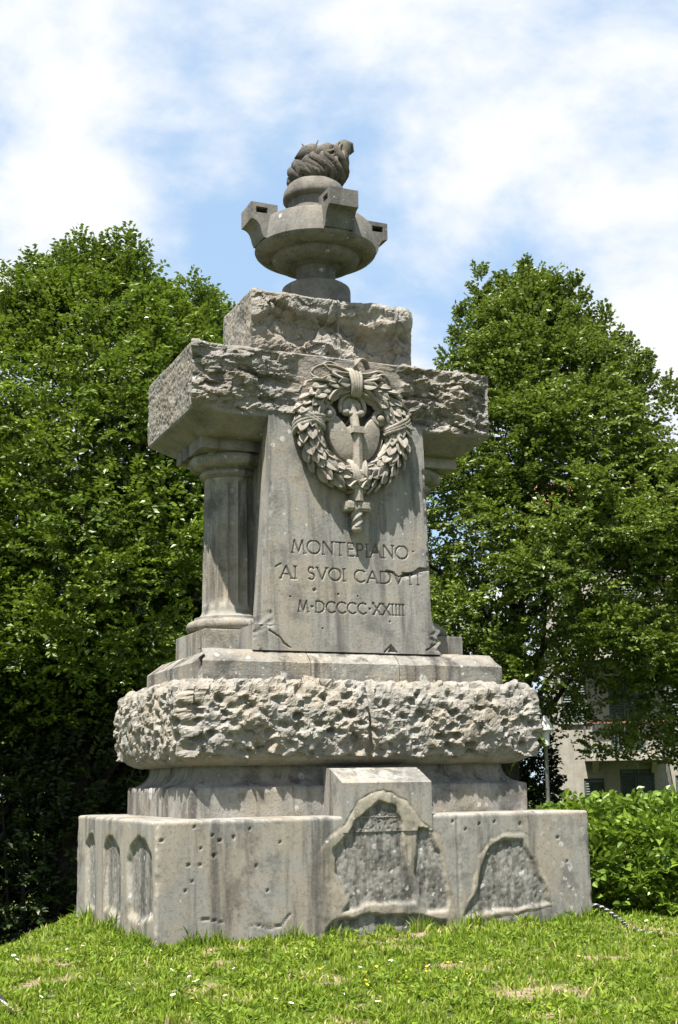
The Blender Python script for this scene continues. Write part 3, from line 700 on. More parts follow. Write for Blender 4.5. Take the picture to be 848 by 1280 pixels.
for pts, rad in (([(.14, -.05, 7.34), (.22, -.06, 7.46), (.29, -.04, 7.57), (.345, -.02, 7.64), (.39, -.01, 7.645), (.405, 0, 7.60), (.39, 0, 7.57)], [.13, .12, .095, .072, .058, .042, .02]),
                 ([(.02, -.1, 7.36), (.06, -.1, 7.48), (.13, -.08, 7.56), (.20, -.06, 7.585)], [.12, .085, .05, .015]),
                 ([(-.12, -.05, 7.36), (-.08, -.03, 7.48), (-.01, 0, 7.56), (.06, .02, 7.585)], [.12, .09, .05, .015]),
                 ([(-.02, 0, 7.52), (.02, 0, 7.60), (.045, 0, 7.655)], [.012, .009, .005]), ([(-.08, 0, 7.53), (-.14, 0, 7.58)], [.010, .005])):
    b = MB(); b.tube(pts, rad, 10, .85); b.build('flame_tongue', M['flame'], FL, True, 180)

# --- wreath
WC = Vector((.022, 0, 4.356)); WR, WT = .440, .084; WY = -.745-.06; FLAT = .68
b = MB(); V = []; nU, nV = 96, 14
for i in range(nU):
    a = 2*math.pi*i/nU
    for j in range(nV):
        p = 2*math.pi*j/nV; rr = WR+WT*math.cos(p); V.append((WC.x+rr*math.cos(a), WY+FLAT*WT*math.sin(p), WC.z+rr*math.sin(a)))
b.add(V, [(i*nV+j, ((i+1) % nU)*nV+j, ((i+1) % nU)*nV+(j+1) % nV, i*nV+(j+1) % nV) for i in range(nU) for j in range(nV)])
WRE = b.build('wreath', M['carved'], MEM, True, 180)
# carved leaf: pointed, ridged, solid
def leaf_mesh():
    L, W, n = .152, .047, 7; top = []; bot = []
    for i in range(n+1):
        t_ = i/n; w = W*math.sin(math.pi*min(1, .12+.9*t_**1.15))**.75*(1 if t_ < .98 else .05); zc = .024*math.sin(t_*2.4)+.014*t_**3
        for s_, rz in ((-1, .006), (-.5, .006), (0, -.008), (.5, .006), (1, .004)):
            top.append((t_*L, s_*w, zc+rz+.006)); bot.append((t_*L, s_*w*.95, zc+rz-.013))
    v = top+bot; k = len(top); f = []
    for i in range(n):
        for j in range(4):
            a = i*5+j; f.append((a, a+1, a+6, a+5)); f.append((k+a, k+a+5, k+a+6, k+a+1))
        f.append((i*5, i*5+5, k+i*5+5, k+i*5)); f.append((i*5+4, k+i*5+4, k+i*5+9, i*5+9))
    f.append((0, k, k+1, 1)); 
    for j in range(1, 4): f.append((j, k+j, k+j+1, j+1))
    for j in range(4): f.append((n*5+j, n*5+j+1, k+n*5+j+1, k+n*5+j))
    b = MB().add(v, f); return b.mesh('carved_leaf', True, 50)
LM = leaf_mesh(); LM.materials.append(M['carved'])
rnd = random.Random(3)
for sgn in (-1, 1):
    for i in range(15):
        for j, ph in enumerate((-70, -36, 0, 36, 72)):
            a = R(90+sgn*(6+11.7*(i+.5*(j % 2))+rnd.uniform(-2, 2)))   # angle on the ring, from the top down
            rad = Vector((math.cos(a), 0, math.sin(a))); tan = Vector((-math.sin(a), 0, math.cos(a)))*sgn
            p_ = R(ph+rnd.uniform(-8, 8)); nrm_ = rad*math.sin(p_) + Vector((0, -1, 0))*math.cos(p_)
            off_ = nrm_*(WT-.004); off_.y *= FLAT; pos = Vector((WC.x, WY, WC.z))+rad*WR+off_
            tilt = R(rnd.uniform(2, 13)+(4 if ph > 30 else 0)); xa = (tan*math.cos(tilt)+nrm_*math.sin(tilt)+rad*rnd.uniform(-.06, .10)*(1 if ph > 0 else -.6)).normalized()
            ya = nrm_.cross(xa).normalized(); za = xa.cross(ya)
            if sgn > 0: pass
            s_ = rnd.uniform(.78, 1.15)
            mt4 = Matrix((xa*s_, ya*s_, za*s_)).transposed().to_4x4(); mt4.translation = pos
            o = link('leaf', LM, None, WRE); o.matrix_basis = mt4
def wrap(a0, slope, n_c=3, w=.03, p0=-115):
    b = MB()
    for c in range(n_c):
        pts = []
        for k in range(17):
            p_ = R(p0+(115-p0)*k/16); a = R(a0+slope*(k/16-.5)+(c-(n_c-1)/2)*w*100*1.15)
            rad = Vector((math.cos(a), 0, math.sin(a))); nr = rad*math.sin(p_)+Vector((0, -1, 0))*math.cos(p_)
            of = nr*(WT+.056); of.y *= FLAT; pts.append(Vector((WC.x, WY, WC.z))+rad*WR+of)
        b.tube(pts, .021, 8)
    b.build('ribbon', M['carved'], WRE, True, 180)
wrap(172, 24); wrap(8, 24); wrap(172, -24, 2); wrap(268, 20); wrap(278, -26, 2); wrap(90, 4, 4, .03, -62)
# bow at the top: ribbon loops
def loop(pts, w=.032, fl=.45):
    P = [Vector(p) for p in pts]; sm = []
    for i in range(len(P)-1):
        p0, p1, p2, p3 = P[max(i-1, 0)], P[i], P[i+1], P[min(i+2, len(P)-1)]
        for k in range(6):
            t_ = k/6; sm.append(.5*((2*p1)+(p2-p0)*t_+(2*p0-5*p1+4*p2-p3)*t_*t_+(3*p1-p0-3*p2+p3)*t_**3))
    sm.append(P[-1]); b = MB(); b.tube(sm, w, 8, fl, (0, 0, 1)); b.build('bow_loop', M['carved'], WRE, True, 180)
zt = 4.88; yb = -.81
loop([(-.02, yb-.05, zt), (-.14, yb-.04, zt+.055), (-.28, yb, zt+.07), (-.36, yb+.02, zt+.03), (-.37, yb+.02, zt-.03), (-.32, yb-.02, zt-.07)], .03)
loop([(-.03, yb-.05, zt), (-.13, yb-.06, zt-.0), (-.22, yb-.04, zt+.015), (-.27, yb-.02, zt+.08), (-.2, yb, zt+.105), (-.13, yb-.02, zt+.07)], .026)
loop([(.03, yb-.05, zt+.02), (.035, yb-.06, zt+.10), (.08, yb-.04, zt+.155), (.15, yb, zt+.15), (.19, yb+.02, zt+.09)], .034)
loop([(.05, yb-.05, zt), (.16, yb-.05, zt+.02), (.26, yb-.02, zt+.06), (.33, yb, zt+.05), (.35, yb, zt-.01), (.37, yb-.01, zt-.09)], .03)
loop([(.05, yb-.04, zt-.01), (.2, yb-.05, zt-.02), (.30, yb-.04, zt+.03), (.37, yb-.02, zt+.0), (.42, yb, zt-.08)], .024)
loop([(-.05, yb-.04, zt-.02), (-.2, yb-.05, zt-.03), (-.33, yb-.02, zt-.08), (-.43, yb, zt-.10), (-.46, yb, zt-.15)], .024)

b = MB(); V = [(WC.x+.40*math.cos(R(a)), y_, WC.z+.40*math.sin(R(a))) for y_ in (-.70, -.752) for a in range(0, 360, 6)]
b.add(V, [tuple(range(60))[::-1], tuple(range(60, 120))]+[(i, (i+1) % 60, 60+(i+1) % 60, 60+i) for i in range(60)]); b.build('stain_shade_disc', M['flame'], MEM)  # dark disc: staining and shadow inside the wreath's opening put into its colour
# --- shield with volutes, and sword, inside the wreath
SC = (.022, 4.356)
OUT = [(0, -.36), (.09, -.35), (.17, -.315), (.24, -.25), (.29, -.17), (.32, -.08), (.335, .0), (.335, .08), (.315, .14), (.275, .185), (.22, .19), (.175, .15), (.105, .055), (.06, .08), (.03, .13), (0, .145)]
OUT = [(x_*.97, z_*.97) for x_, z_ in OUT]
OUT = OUT+[(-x_, z_) for x_, z_ in OUT[-2:0:-1]]
V = []; nr_ = 14; n_ = len(OUT); OO = []
for i in range(n_):
    a_, c_ = OUT[i], OUT[(i+1) % n_]
    for k in range(3): OO.append((a_[0]+(c_[0]-a_[0])*k/3, a_[1]+(c_[1]-a_[1])*k/3))
for j in range(nr_+1):
    s_ = j/nr_
    for (x_, z_) in OO:
        hgt = .03+.095*math.sqrt(max(0, 1-(s_*.97)**2)); 
        if s_ > .86: hgt = .075 if s_ < .99 else .03
        if s_ > .8 and s_ <= .86: hgt = .035
        V.append((SC[0]+x_*s_, -.74-hgt, SC[1]-.12+(z_+.12)*s_))
n3 = len(OO); V += [(SC[0]+x_, -.735, SC[1]+z_) for x_, z_ in OO]
f = [(j*n3+i, j*n3+(i+1) % n3, (j+1)*n3+(i+1) % n3, (j+1)*n3+i) for j in range(nr_+1) for i in range(n3)]
SH = MB().add(V, f).build('shield', M['carved'], MEM, True, 50)
def volute(s_):
    b = MB(); pts = []; rad = []; c = (SC[0]+s_*.262, SC[1]+.125)
    for k in range(40):
        t_ = k/39; a = R(-60+560*t_) if s_ > 0 else R(240-560*t_); r = .082*(1-t_)+.012
        pts.append((c[0]+r*math.cos(a), -.81-.03*t_, c[1]+r*math.sin(a))); rad.append(.030*(1-t_)+.018*t_)
    b.tube(pts, rad, 8); b.ball((c[0], -.85, c[1]), .036, .03, .036); b.build('volute', M['carved'], SH, True, 180)
volute(-1); volute(1)
b = MB(); V = []   # fluted shell crest above the shield
nu, nv = 56, 12
for j in range(nv+1):
    t_ = j/nv
    for i in range(nu):
        a = 2*math.pi*i/nu; fl = 1+.05*math.cos(a*14)*t_; rx, rz = .120*fl*t_, (.105 if math.sin(a) > 0 else .07)*fl*t_
        V.append((SC[0]-.01+rx*math.cos(a), -.755-.085*math.sqrt(max(0, 1-t_*t_))*(1-.25*math.exp(-((t_-.5)/.2)**2)), SC[1]+.225+rz*1.1*math.sin(a)))
b.add(V, [(j*nu+i, (j+1)*nu+i, (j+1)*nu+(i+1) % nu, j*nu+(i+1) % nu) for j in range(nv) for i in range(nu)])
pts = [(SC[0]-.01+.124*math.cos(R(a)), -.81, SC[1]+.225+.12*math.sin(R(a))) for a in range(-30, 211, 10)]; b.tube(pts, .021, 8)
for s_ in (-1, 1): b.ball((SC[0]-.01+s_*.072, -.83, SC[1]+.165), .042, .035, .038); b.ball((SC[0]-.01+s_*.028, -.84, SC[1]+.15), .03, .03, .026)
b.tube([(SC[0]-.01, -.80, SC[1]+.2), (SC[0]-.005, -.84, SC[1]+.10), (SC[0], -.87, SC[1]+.0)], [.05, .045, .04], 10)
b.build('crest', M['carved'], SH, True, 60)
# sword: blade, then cross-guard, grip and pommel below the wreath
b = MB(); xs0 = SC[0]+.012
def blade(b, z0, z1, w, yb_, yf): b.add([(xs0-w, yb_, z0), (xs0-w, yf+.02, z0), (xs0, yf, z0), (xs0+w, yf+.02, z0), (xs0+w, yb_, z0), (xs0-w, yb_, z1), (xs0-w, yf+.02, z1), (xs0, yf, z1), (xs0+w, yf+.02, z1), (xs0+w, yb_, z1)],
        [(0, 1, 2, 3, 4), (9, 8, 7, 6, 5)]+[(i, (i+1) % 5, 5+(i+1) % 5, 5+i) for i in range(5)])
blade(b, 3.685, 4.315, .040, -.76, -.905)
b.add([(xs0+sx*w, yy, zz) for zz, w in ((4.315, .066), (4.375, .05)) for sx in (-1, 1) for yy in (-.76, -.915)], [(0, 1, 3, 2), (4, 6, 7, 5), (0, 4, 5, 1), (2, 3, 7, 6), (0, 2, 6, 4), (1, 5, 7, 3)])
SW = b.build('sword', M['carved'], MEM)
b = MB(); b.box(xs0-.125, xs0+.125, -.87, -.755, 3.595, 3.69, .014); b.box(xs0-.115, xs0-.045, -.885, -.76, 3.61, 3.675, .01); b.box(xs0-.01, xs0+.105, -.885, -.76, 3.61, 3.675, .01); b.build('cross_guard', M['carved'], SW)
b = MB(); V = []; nz_, nt_ = 24, 28
for k in range(nz_):
    for i in range(nt_):
        a = 2*math.pi*i/nt_; r = .047+.009*math.cos(a*3+k*.55); V.append((xs0-.003+r*math.cos(a), -.83+r*math.sin(a), 3.60-.15*k/(nz_-1)))
b.add(V, [(k*nt_+i, k*nt_+(i+1) % nt_, (k+1)*nt_+(i+1) % nt_, (k+1)*nt_+i) for k in range(nz_-1) for i in range(nt_)]); b.build('grip', M['carved'], SW, True, 180)
b = MB(); b.ball((xs0-.005, -.83, 3.435), .05, .05, .042); b.build('pommel', M['carved'], SW, True, 180)

# ------------------------------------------------------------------ vegetation
def unit(a): return a/np.maximum(np.linalg.norm(a, axis=-1, keepdims=True), 1e-9)
def leaves(C, D, L, n, ll, lw, r, droop=.25, updir=.5, spread=.95, tone0=None, ovate=False):
    """sprays of leaves: C start points, D directions, L twig lengths -> verts, tris, tone"""
    N = len(C); t_ = (np.arange(n)+.6)/n
    T = np.clip(t_[None, :]+r.normal(0, .04, (N, n)), .02, 1.05)
    Z = np.array([0, 0, 1.]); U = unit(Z+r.normal(0, .32, (N, 3))); S = unit(np.cross(D, U)); U = unit(np.cross(S, D))
    P = C[:, None]+D[:, None]*(L[:, None]*T)[..., None]-Z*(droop*L[:, None]*T**2)[..., None]
    sg = np.where(np.arange(n) % 2 == 0, 1., -1.)[None, :, None]
    P = P+S[:, None]*sg*.012
    ax = unit(D[:, None]*.55+S[:, None]*sg*spread*r.uniform(.5, 1.1, (N, n, 1))-Z*r.uniform(-.05, .45, (N, n, 1))+r.normal(0, .18, (N, n, 3)))
    nn_ = unit(U[:, None]+r.normal(0, updir, (N, n, 3))); wv = unit(np.cross(ax, nn_)); nn_ = np.cross(wv, ax)
    l = ll*r.uniform(.7, 1.2, (N, n, 1)); w = lw*r.uniform(.8, 1.15, (N, n, 1))*.5
    v0 = P; v1 = P+ax*l*.45+wv*w+nn_*w*.25; v3 = P+ax*l*.45-wv*w+nn_*w*.25; v2 = P+ax*l-nn_*l*.12
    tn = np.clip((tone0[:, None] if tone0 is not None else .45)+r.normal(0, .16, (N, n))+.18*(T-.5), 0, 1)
    if ovate:
        e = [P+ax*l*f_+sg_*wv*w*g_+nn_*w*.28*g_-nn_*l*.10*f_**2 for f_, g_, sg_ in ((.16, .72, 1), (.42, 1., 1), (.74, .62, 1), (.74, .62, -1), (.42, 1., -1), (.16, .72, -1))]
        V = np.stack([v0, e[0], e[1], e[2], v2, e[3], e[4], e[5]], 2).reshape(-1, 3); k = np.arange(N*n)*8
        md = [(0, 1, 2), (0, 2, 3), (0, 3, 4), (0, 4, 5), (0, 5, 6), (0, 6, 7)]
        return V, np.concatenate([np.stack([k+a_, k+b_, k+c_], 1) for a_, b_, c_ in md]), np.repeat(tn.ravel(), 8)
    V = np.stack([v0, v1, v2, v3], 2).reshape(-1, 3)
    k = np.arange(N*n)*4; F_ = np.concatenate([np.stack([k, k+1, k+2], 1), np.stack([k, k+2, k+3], 1)])
    return V, F_, np.repeat(tn.ravel(), 4)
def crown(name, mat, parent, base, zlo, zhi, rfun, nclump, r, ll=.10, lw=.06, nl=13, Lr=(.28, .52), seed=0, nsp=31, csize=.62, backkeep=.35, inner=.3, lowthin=0., tone_c=.5):
    N = nclump*6; t_ = r.uniform(0, 1, N); th = r.uniform(0, 2*math.pi, N)
    P0 = np.stack([np.cos(th)*1.6, np.sin(th)*1.6, t_*(zhi-zlo)*.45], 1)
    lob = 1+.34*fbm(P0, 1.0, 2, seed+5)+.25*fbm(P0, 2.6, 2, seed+8)
    rm = rfun(np.linspace(0, 1, 60)).max(); rmax = rfun(t_)*lob
    keep = r.uniform(0, 1, N) < np.clip(rfun(t_)/rm+.08+.25*sstep(.65, .85, t_), 0, 1)
    keep &= r.uniform(0, 1, N) > lowthin*sstep(.35, 0., t_)
    tocam = np.array([CAM.x-base[0], CAM.y-base[1]]); tocam /= np.linalg.norm(tocam); facing = np.cos(th)*tocam[0]+np.sin(th)*tocam[1]
    keep &= (facing > -.25) | (r.uniform(0, 1, N) < backkeep)
    ix = np.flatnonzero(keep)[:nclump]; t_, th, rmax = t_[ix], th[ix], rmax[ix]; n = len(ix)
    isin = r.uniform(0, 1, n) < inner
    rf = np.where(isin, r.uniform(.2, .75, n), 1-np.abs(r.normal(0, .10, n)))
    C = np.stack([base[0]+np.cos(th)*rmax*rf, base[1]+np.sin(th)*rmax*rf, zlo+(zhi-zlo)*t_], 1)
    cs = csize*r.uniform(.65, 1.35, n)*(1-.2*sstep(.75, 1, t_))
    # sprays spread over a flattened, outward-leaning dome round every clump centre
    q_ = unit(r.normal(0, 1, (n, nsp, 3))); q_[..., 2] = q_[..., 2]*.75+.22; rad = r.uniform(.35, 1, (n, nsp, 1))
    O = np.stack([np.cos(th), np.sin(th), .15+1.2*sstep(.6, 1, t_)], 1)
    P = C[:, None]+q_*rad*cs[:, None, None]*np.array([.95, .95, .9])
    D = unit(q_*np.array([1, 1, .7])+O[:, None]*.7+r.normal(0, .28, (n, nsp, 3))+np.array([0, 0, .30]))
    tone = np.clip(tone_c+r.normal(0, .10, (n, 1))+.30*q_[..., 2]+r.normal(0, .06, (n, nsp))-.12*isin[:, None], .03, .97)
    P, D, tone = P.reshape(-1, 3), D.reshape(-1, 3), tone.ravel()
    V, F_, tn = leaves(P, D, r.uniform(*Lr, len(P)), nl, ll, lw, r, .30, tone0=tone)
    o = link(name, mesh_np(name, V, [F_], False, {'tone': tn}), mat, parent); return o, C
def trunk(parent, base, top, r0, limbs, r, seed=0, n=10, name='trunk'):
    b = MB(); H = top[2]-base[2]; pts = []; rad = []
    for i in range(n+1):
        t_ = i/n; pts.append((base[0]+(top[0]-base[0])*t_+.12*math.sin(t_*5+seed), base[1]+(top[1]-base[1])*t_+.1*math.cos(t_*4+seed), base[2]+H*t_)); rad.append(r0*(1-t_)**.8+.015+(.25*r0 if i == 0 else 0))
    b.tube(pts, rad, 10)
    for e in limbs:
        e = Vector(e); hz_ = max(base[2]+.18*H, e.z-1.1-.45*math.hypot(e.x-base[0], e.y-base[1])); t_ = min(.95, (hz_-base[2])/H); s_ = Vector(pts[int(t_*n)]).lerp(Vector(pts[min(n, int(t_*n)+1)]), t_*n-int(t_*n))
        mid_ = s_.lerp(e, .5)+Vector((r.normal(0, .12), r.normal(0, .12), r.normal(.12, .12)))
        q_ = [s_.lerp(mid_, k/3) for k in range(3)]+[mid_.lerp(e, k/3) for k in range(4)]; rr = max(.02, .5*rad[int(t_*n)])
        b.tube(q_, [rr*(1-.85*k/6) for k in range(7)], 6)
        for w in range(3):
            s2 = q_[3+w]; e2 = s2+Vector((r.normal(0, .5), r.normal(0, .5), r.normal(.25, .3))); b.tube([s2, s2.lerp(e2, .5)+Vector((0, 0, .06)), e2], [.02, .014, .006], 5)
    b.build(name, M['bark'], parent, True, 180)
def tree(label, base, zlo, zhi, rmax, shape, nspray, seed, mat, group, r0=.2, nlimb=26, spires=(), stand=None, **kw):
    r = np.random.default_rng(seed); T = empty('tree', base); T.location = (0, 0, 0)
    tag(T, label, 'tree', group)
    xs_, ys_ = zip(*shape); rfun = lambda t_: rmax*np.interp(t_, xs_, ys_)
    o, P = crown('crown', mat, T, base, zlo, zhi, rfun, nspray, r, seed=seed, **kw)
    lim = P[r.permutation(len(P))[:nlimb]]; c = np.array([base[0], base[1], 0]); lim[:, :2] = c[:2]+(lim[:, :2]-c[:2])*.88
    trunk(T, stand or base, (base[0]+.1, base[1], zhi-.6), r0, lim, r, seed)
    if len(spires):      # leading shoots that stand out of the top of the crown
        CC = []; DD = []
        for (sx, sy, sz, h) in spires:
            k = int(46*h); tt = r.uniform(0, 1, k); a = r.uniform(0, 6.28, k); w = .34*h*(1-tt)**.8+.05
            CC.append(np.stack([sx+np.cos(a)*w*.5, sy+np.sin(a)*w*.5, sz+h*tt-.3], 1)); DD.append(unit(np.stack([np.cos(a), np.sin(a), .7+1.4*tt], 1)))
        CC = np.concatenate(CC); DD = np.concatenate(DD)
        V, F_, tn = leaves(CC, DD, r.uniform(.25, .45, len(CC)), 12, kw.get('ll', .095), kw.get('lw', .055), r, .15, tone0=np.full(len(CC), .45))
        link('leading_shoots', mesh_np('leading_shoots', V, [F_], False, {'tone': tn}), mat, T)
    return T
BROAD = [(0, .35), (.08, .75), (.25, 1), (.5, .95), (.7, .78), (.85, .52), (.95, .25), (1, .06)]
CONE = [(0, .5), (.1, .85), (.3, 1), (.5, .9), (.7, .66), (.85, .40), (.95, .18), (1, .04)]
G1 = 'trees behind the memorial'
TENT = [(0, .55), (.08, .95), (.25, 1), (.45, .92), (.65, .72), (.82, .47), (.93, .25), (1, .06)]
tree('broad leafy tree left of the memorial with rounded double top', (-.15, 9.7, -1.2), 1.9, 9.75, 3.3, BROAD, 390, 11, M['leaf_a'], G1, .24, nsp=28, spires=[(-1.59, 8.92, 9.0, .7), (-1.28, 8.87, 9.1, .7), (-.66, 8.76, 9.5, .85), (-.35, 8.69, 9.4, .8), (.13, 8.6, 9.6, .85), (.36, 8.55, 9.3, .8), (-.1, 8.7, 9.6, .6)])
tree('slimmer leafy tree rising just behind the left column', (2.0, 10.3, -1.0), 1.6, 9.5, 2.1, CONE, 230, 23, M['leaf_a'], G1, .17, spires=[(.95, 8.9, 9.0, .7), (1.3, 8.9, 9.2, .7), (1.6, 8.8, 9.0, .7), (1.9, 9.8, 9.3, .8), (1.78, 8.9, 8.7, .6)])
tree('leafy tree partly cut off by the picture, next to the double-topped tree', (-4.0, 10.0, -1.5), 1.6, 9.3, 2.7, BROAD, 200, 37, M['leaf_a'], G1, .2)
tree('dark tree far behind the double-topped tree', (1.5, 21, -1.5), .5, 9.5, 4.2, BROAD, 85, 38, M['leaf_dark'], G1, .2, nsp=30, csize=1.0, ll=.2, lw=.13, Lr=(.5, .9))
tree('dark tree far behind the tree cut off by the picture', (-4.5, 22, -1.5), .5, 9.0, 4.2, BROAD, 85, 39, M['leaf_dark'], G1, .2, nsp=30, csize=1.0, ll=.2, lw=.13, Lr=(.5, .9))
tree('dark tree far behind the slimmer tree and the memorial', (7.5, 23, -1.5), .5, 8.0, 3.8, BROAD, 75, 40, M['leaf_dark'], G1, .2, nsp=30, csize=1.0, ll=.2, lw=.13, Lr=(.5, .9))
tree('tall pyramid-shaped lime tree standing in front of the house', (12.1, 15.2, -.6), 1.3, 13.1, 3.75, TENT, 400, 41, M['leaf_b'], G1, .26, 44,
     spires=[(10.85, 15.49, 13.0, 1.0), (11.35, 15.19, 12.8, .9), (11.79, 14.93, 13.0, 1.05), (12.35, 14.56, 12.5, 1.0), (12.84, 14.24, 12.5, 1.0), (13.4, 13.85, 11.8, .95), (13.72, 13.62, 11.0, .9), (14.07, 13.35, 10.5, .9), (14.48, 13.03, 9.8, .9), (10.09, 15.92, 11.1, .8), (10.4, 15.6, 12.0, .9)], ll=.12, lw=.085, Lr=(.38, .7), csize=.70, lowthin=.5, nsp=32, stand=(11.0, 15.6, -.6))
tree('lower leafy tree with spreading branches at the edge of the house', (16.2, 13.4, -.6), 1.1, 9.2, 2.8, BROAD, 115, 43, M['leaf_b'], G1, .2, 30, ll=.12, lw=.085, Lr=(.38, .7), csize=.55, nsp=26, tone_c=.62)

# ------------------------------------------------------------------ more plants: undergrowth, hedge
def bush(name, label, cat, base, size, rz, n, seed, mat, ll, lw, nl=12, Lr=(.25, .5), group=None, shell=.16, tone=.45, power=3.0, ovate=False):
    r = np.random.default_rng(seed); T = empty(name); tag(T, label, cat, group)
    # superellipsoid shell
    u = r.normal(0, 1, (n, 3)); u[:, 2] = np.abs(u[:, 2])*1.0; u = unit(u); k = (np.abs(u)**power).sum(1)**(-1/power); u = u*k[:, None]
    rf = np.where(r.uniform(0, 1, n) < .3, r.uniform(.4, .95, n), 1-np.abs(r.normal(0, shell*.5, n)))
    lob = 1+.18*fbm(u*2, 1.3, 3, seed)
    q_ = u*(rf*lob)[:, None]*np.array(size); c, s_ = math.cos(rz), math.sin(rz)
    P = np.stack([base[0]+q_[:, 0]*c-q_[:, 1]*s_, base[1]+q_[:, 0]*s_+q_[:, 1]*c, base[2]+q_[:, 2]], 1)
    D = np.stack([u[:, 0]*c-u[:, 1]*s_, u[:, 0]*s_+u[:, 1]*c, u[:, 2]], 1); D = unit(D+np.array([0, 0, .25])+r.normal(0, .4, (n, 3)))
    V, F_, tn = leaves(P, D, r.uniform(*Lr, n), nl, ll, lw, r, .2, .4, tone0=np.clip(tone+.5*fbm(P, 1.5, 2, seed+1), 0, 1), ovate=ovate)
    link('foliage', mesh_np('foliage', V, [F_], False, {'tone': tn}), mat, T)
    b = MB()
    for i in range(14):
        e = P[r.integers(len(P))]; s0 = Vector((base[0]+(e[0]-base[0])*.6, base[1]+(e[1]-base[1])*.6, base[2]-.1)); e = Vector(e); b.tube([s0, s0.lerp(e, .5)+Vector((0, 0, .1)), e], [.03, .022, .008], 5)
    b.build('stem', M['bark'], T, True, 180); return T
bush('hedge', 'bright green broad-leaved hedge beside the right end of the base', 'hedge', (4.75, -.75, -.02), (2.75, 1.5, .80), math.atan2(-.395, .918), 6200, 5, M['hedge'], .080, .064, 10, (.2, .4), power=5, ovate=True)
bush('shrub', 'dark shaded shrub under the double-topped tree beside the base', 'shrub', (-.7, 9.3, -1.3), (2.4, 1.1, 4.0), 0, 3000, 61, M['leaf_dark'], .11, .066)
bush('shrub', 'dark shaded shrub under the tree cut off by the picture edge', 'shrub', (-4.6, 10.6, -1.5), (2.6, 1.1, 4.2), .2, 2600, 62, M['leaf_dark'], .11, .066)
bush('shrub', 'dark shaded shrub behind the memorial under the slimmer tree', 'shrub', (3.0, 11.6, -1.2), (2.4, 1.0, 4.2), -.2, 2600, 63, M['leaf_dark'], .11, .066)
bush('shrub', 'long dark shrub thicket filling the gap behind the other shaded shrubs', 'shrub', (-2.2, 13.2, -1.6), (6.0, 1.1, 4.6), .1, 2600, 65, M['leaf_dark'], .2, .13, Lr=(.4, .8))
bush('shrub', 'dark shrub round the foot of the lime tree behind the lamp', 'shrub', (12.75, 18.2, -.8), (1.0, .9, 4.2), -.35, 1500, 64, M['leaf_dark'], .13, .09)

# ------------------------------------------------------------------ house
M['plaster'] = stone('house_plaster', (.33, .31, .26), (.40, .38, .32), stain=.2, lichen=0.0, warm=.15, bump=.15)
M['shutter'] = flat('shutter_paint', (.05, .075, .06), (.08, .10, .085), .6, 8)
M['tile'] = flat('roof_tile', (.32, .12, .06), (.46, .20, .11), .85, 9, bump=.4)
M['iron'] = flat('railing_iron', (.10, .10, .10), (.15, .15, .14), .6, 12)
M['railtop'] = flat('railing_paint', (.26, .11, .065), (.30, .13, .08), .7, 8)
M['glass'] = flat('window_glass', (.03, .035, .04), None, .08, 3, .6, bump=0.)
M['lampmetal'] = flat('lamp_metal', (.42, .42, .38), (.5, .5, .45), .55, 8, .4)
M['lampglass'] = flat('lamp_glass', (.5, .52, .52), None, .25, 8, .5)
H = empty('house', (16.7, 22.47, -1.3), R(-31)); tag(H, 'cream plastered house with balcony, louvred shutters and red roof behind the lime tree', 'house')
W_, HT, DP = 9.0, 10.5, 8.0
opens = []   # x0,x1,z0,z1,kind
for zf, fl in ((1.35, 0), (3.15, 1), (6.08, 2), (9.0, 3)):
    pass
def op(x0, x1, z0, z1, k): opens.append((x0, x1, z0, z1, k))
op(.9, 1.5, 1.5, 2.5, 's'); op(1.95, 2.95, .25, 2.75, 'd'); op(3.55, 4.45, 1.3, 2.55, 's'); op(5.6, 6.5, 1.3, 2.55, 's')
for zz in (3.25, 6.15): op(1.75, 2.75, zz, zz+2.2, 'd'); op(.35, 1.1, zz+.9, zz+2.2, 's'); op(3.55, 4.45, zz+.9, zz+2.2, 's'); op(5.6, 6.5, zz+.9, zz+2.2, 's')
xb = sorted({0, W_, *[o[0] for o in opens], *[o[1] for o in opens]}); zb = sorted({0, HT, *[o[2] for o in opens], *[o[3] for o in opens]})
b = MB()
for i in range(len(xb)-1):
    for j in range(len(zb)-1):
        mx_, mz_ = (xb[i]+xb[i+1])/2, (zb[j]+zb[j+1])/2
        if any(o[0] < mx_ < o[1] and o[2] < mz_ < o[3] for o in opens): continue
        b.add([(xb[i], 0, zb[j]), (xb[i+1], 0, zb[j]), (xb[i+1], 0, zb[j+1]), (xb[i], 0, zb[j+1])], [(0, 1, 2, 3)])
for x0, x1, z0, z1, k in opens:
    c = [(x0, z0), (x1, z0), (x1, z1), (x0, z1)]
    for a, e in zip(c, c[1:]+c[:1]): b.add([(a[0], 0, a[1]), (e[0], 0, e[1]), (e[0], .22, e[1]), (a[0], .22, a[1])], [(0, 1, 2, 3)])
b.add([(0, 0, 0), (0, DP, 0), (0, DP, HT), (0, 0, HT)], [(0, 1, 2, 3)]); b.add([(W_, 0, 0), (W_, DP, 0), (W_, DP, HT), (W_, 0, HT)], [(0, 1, 2, 3)])
b.add([(0, DP, 0), (W_, DP, 0), (W_, DP, HT), (0, DP, HT)], [(0, 1, 2, 3)]); b.add([(0, 0, HT), (W_, 0, HT), (W_, DP, HT), (0, DP, HT)], [(0, 1, 2, 3)])
b.build('wall', M['plaster'], H)
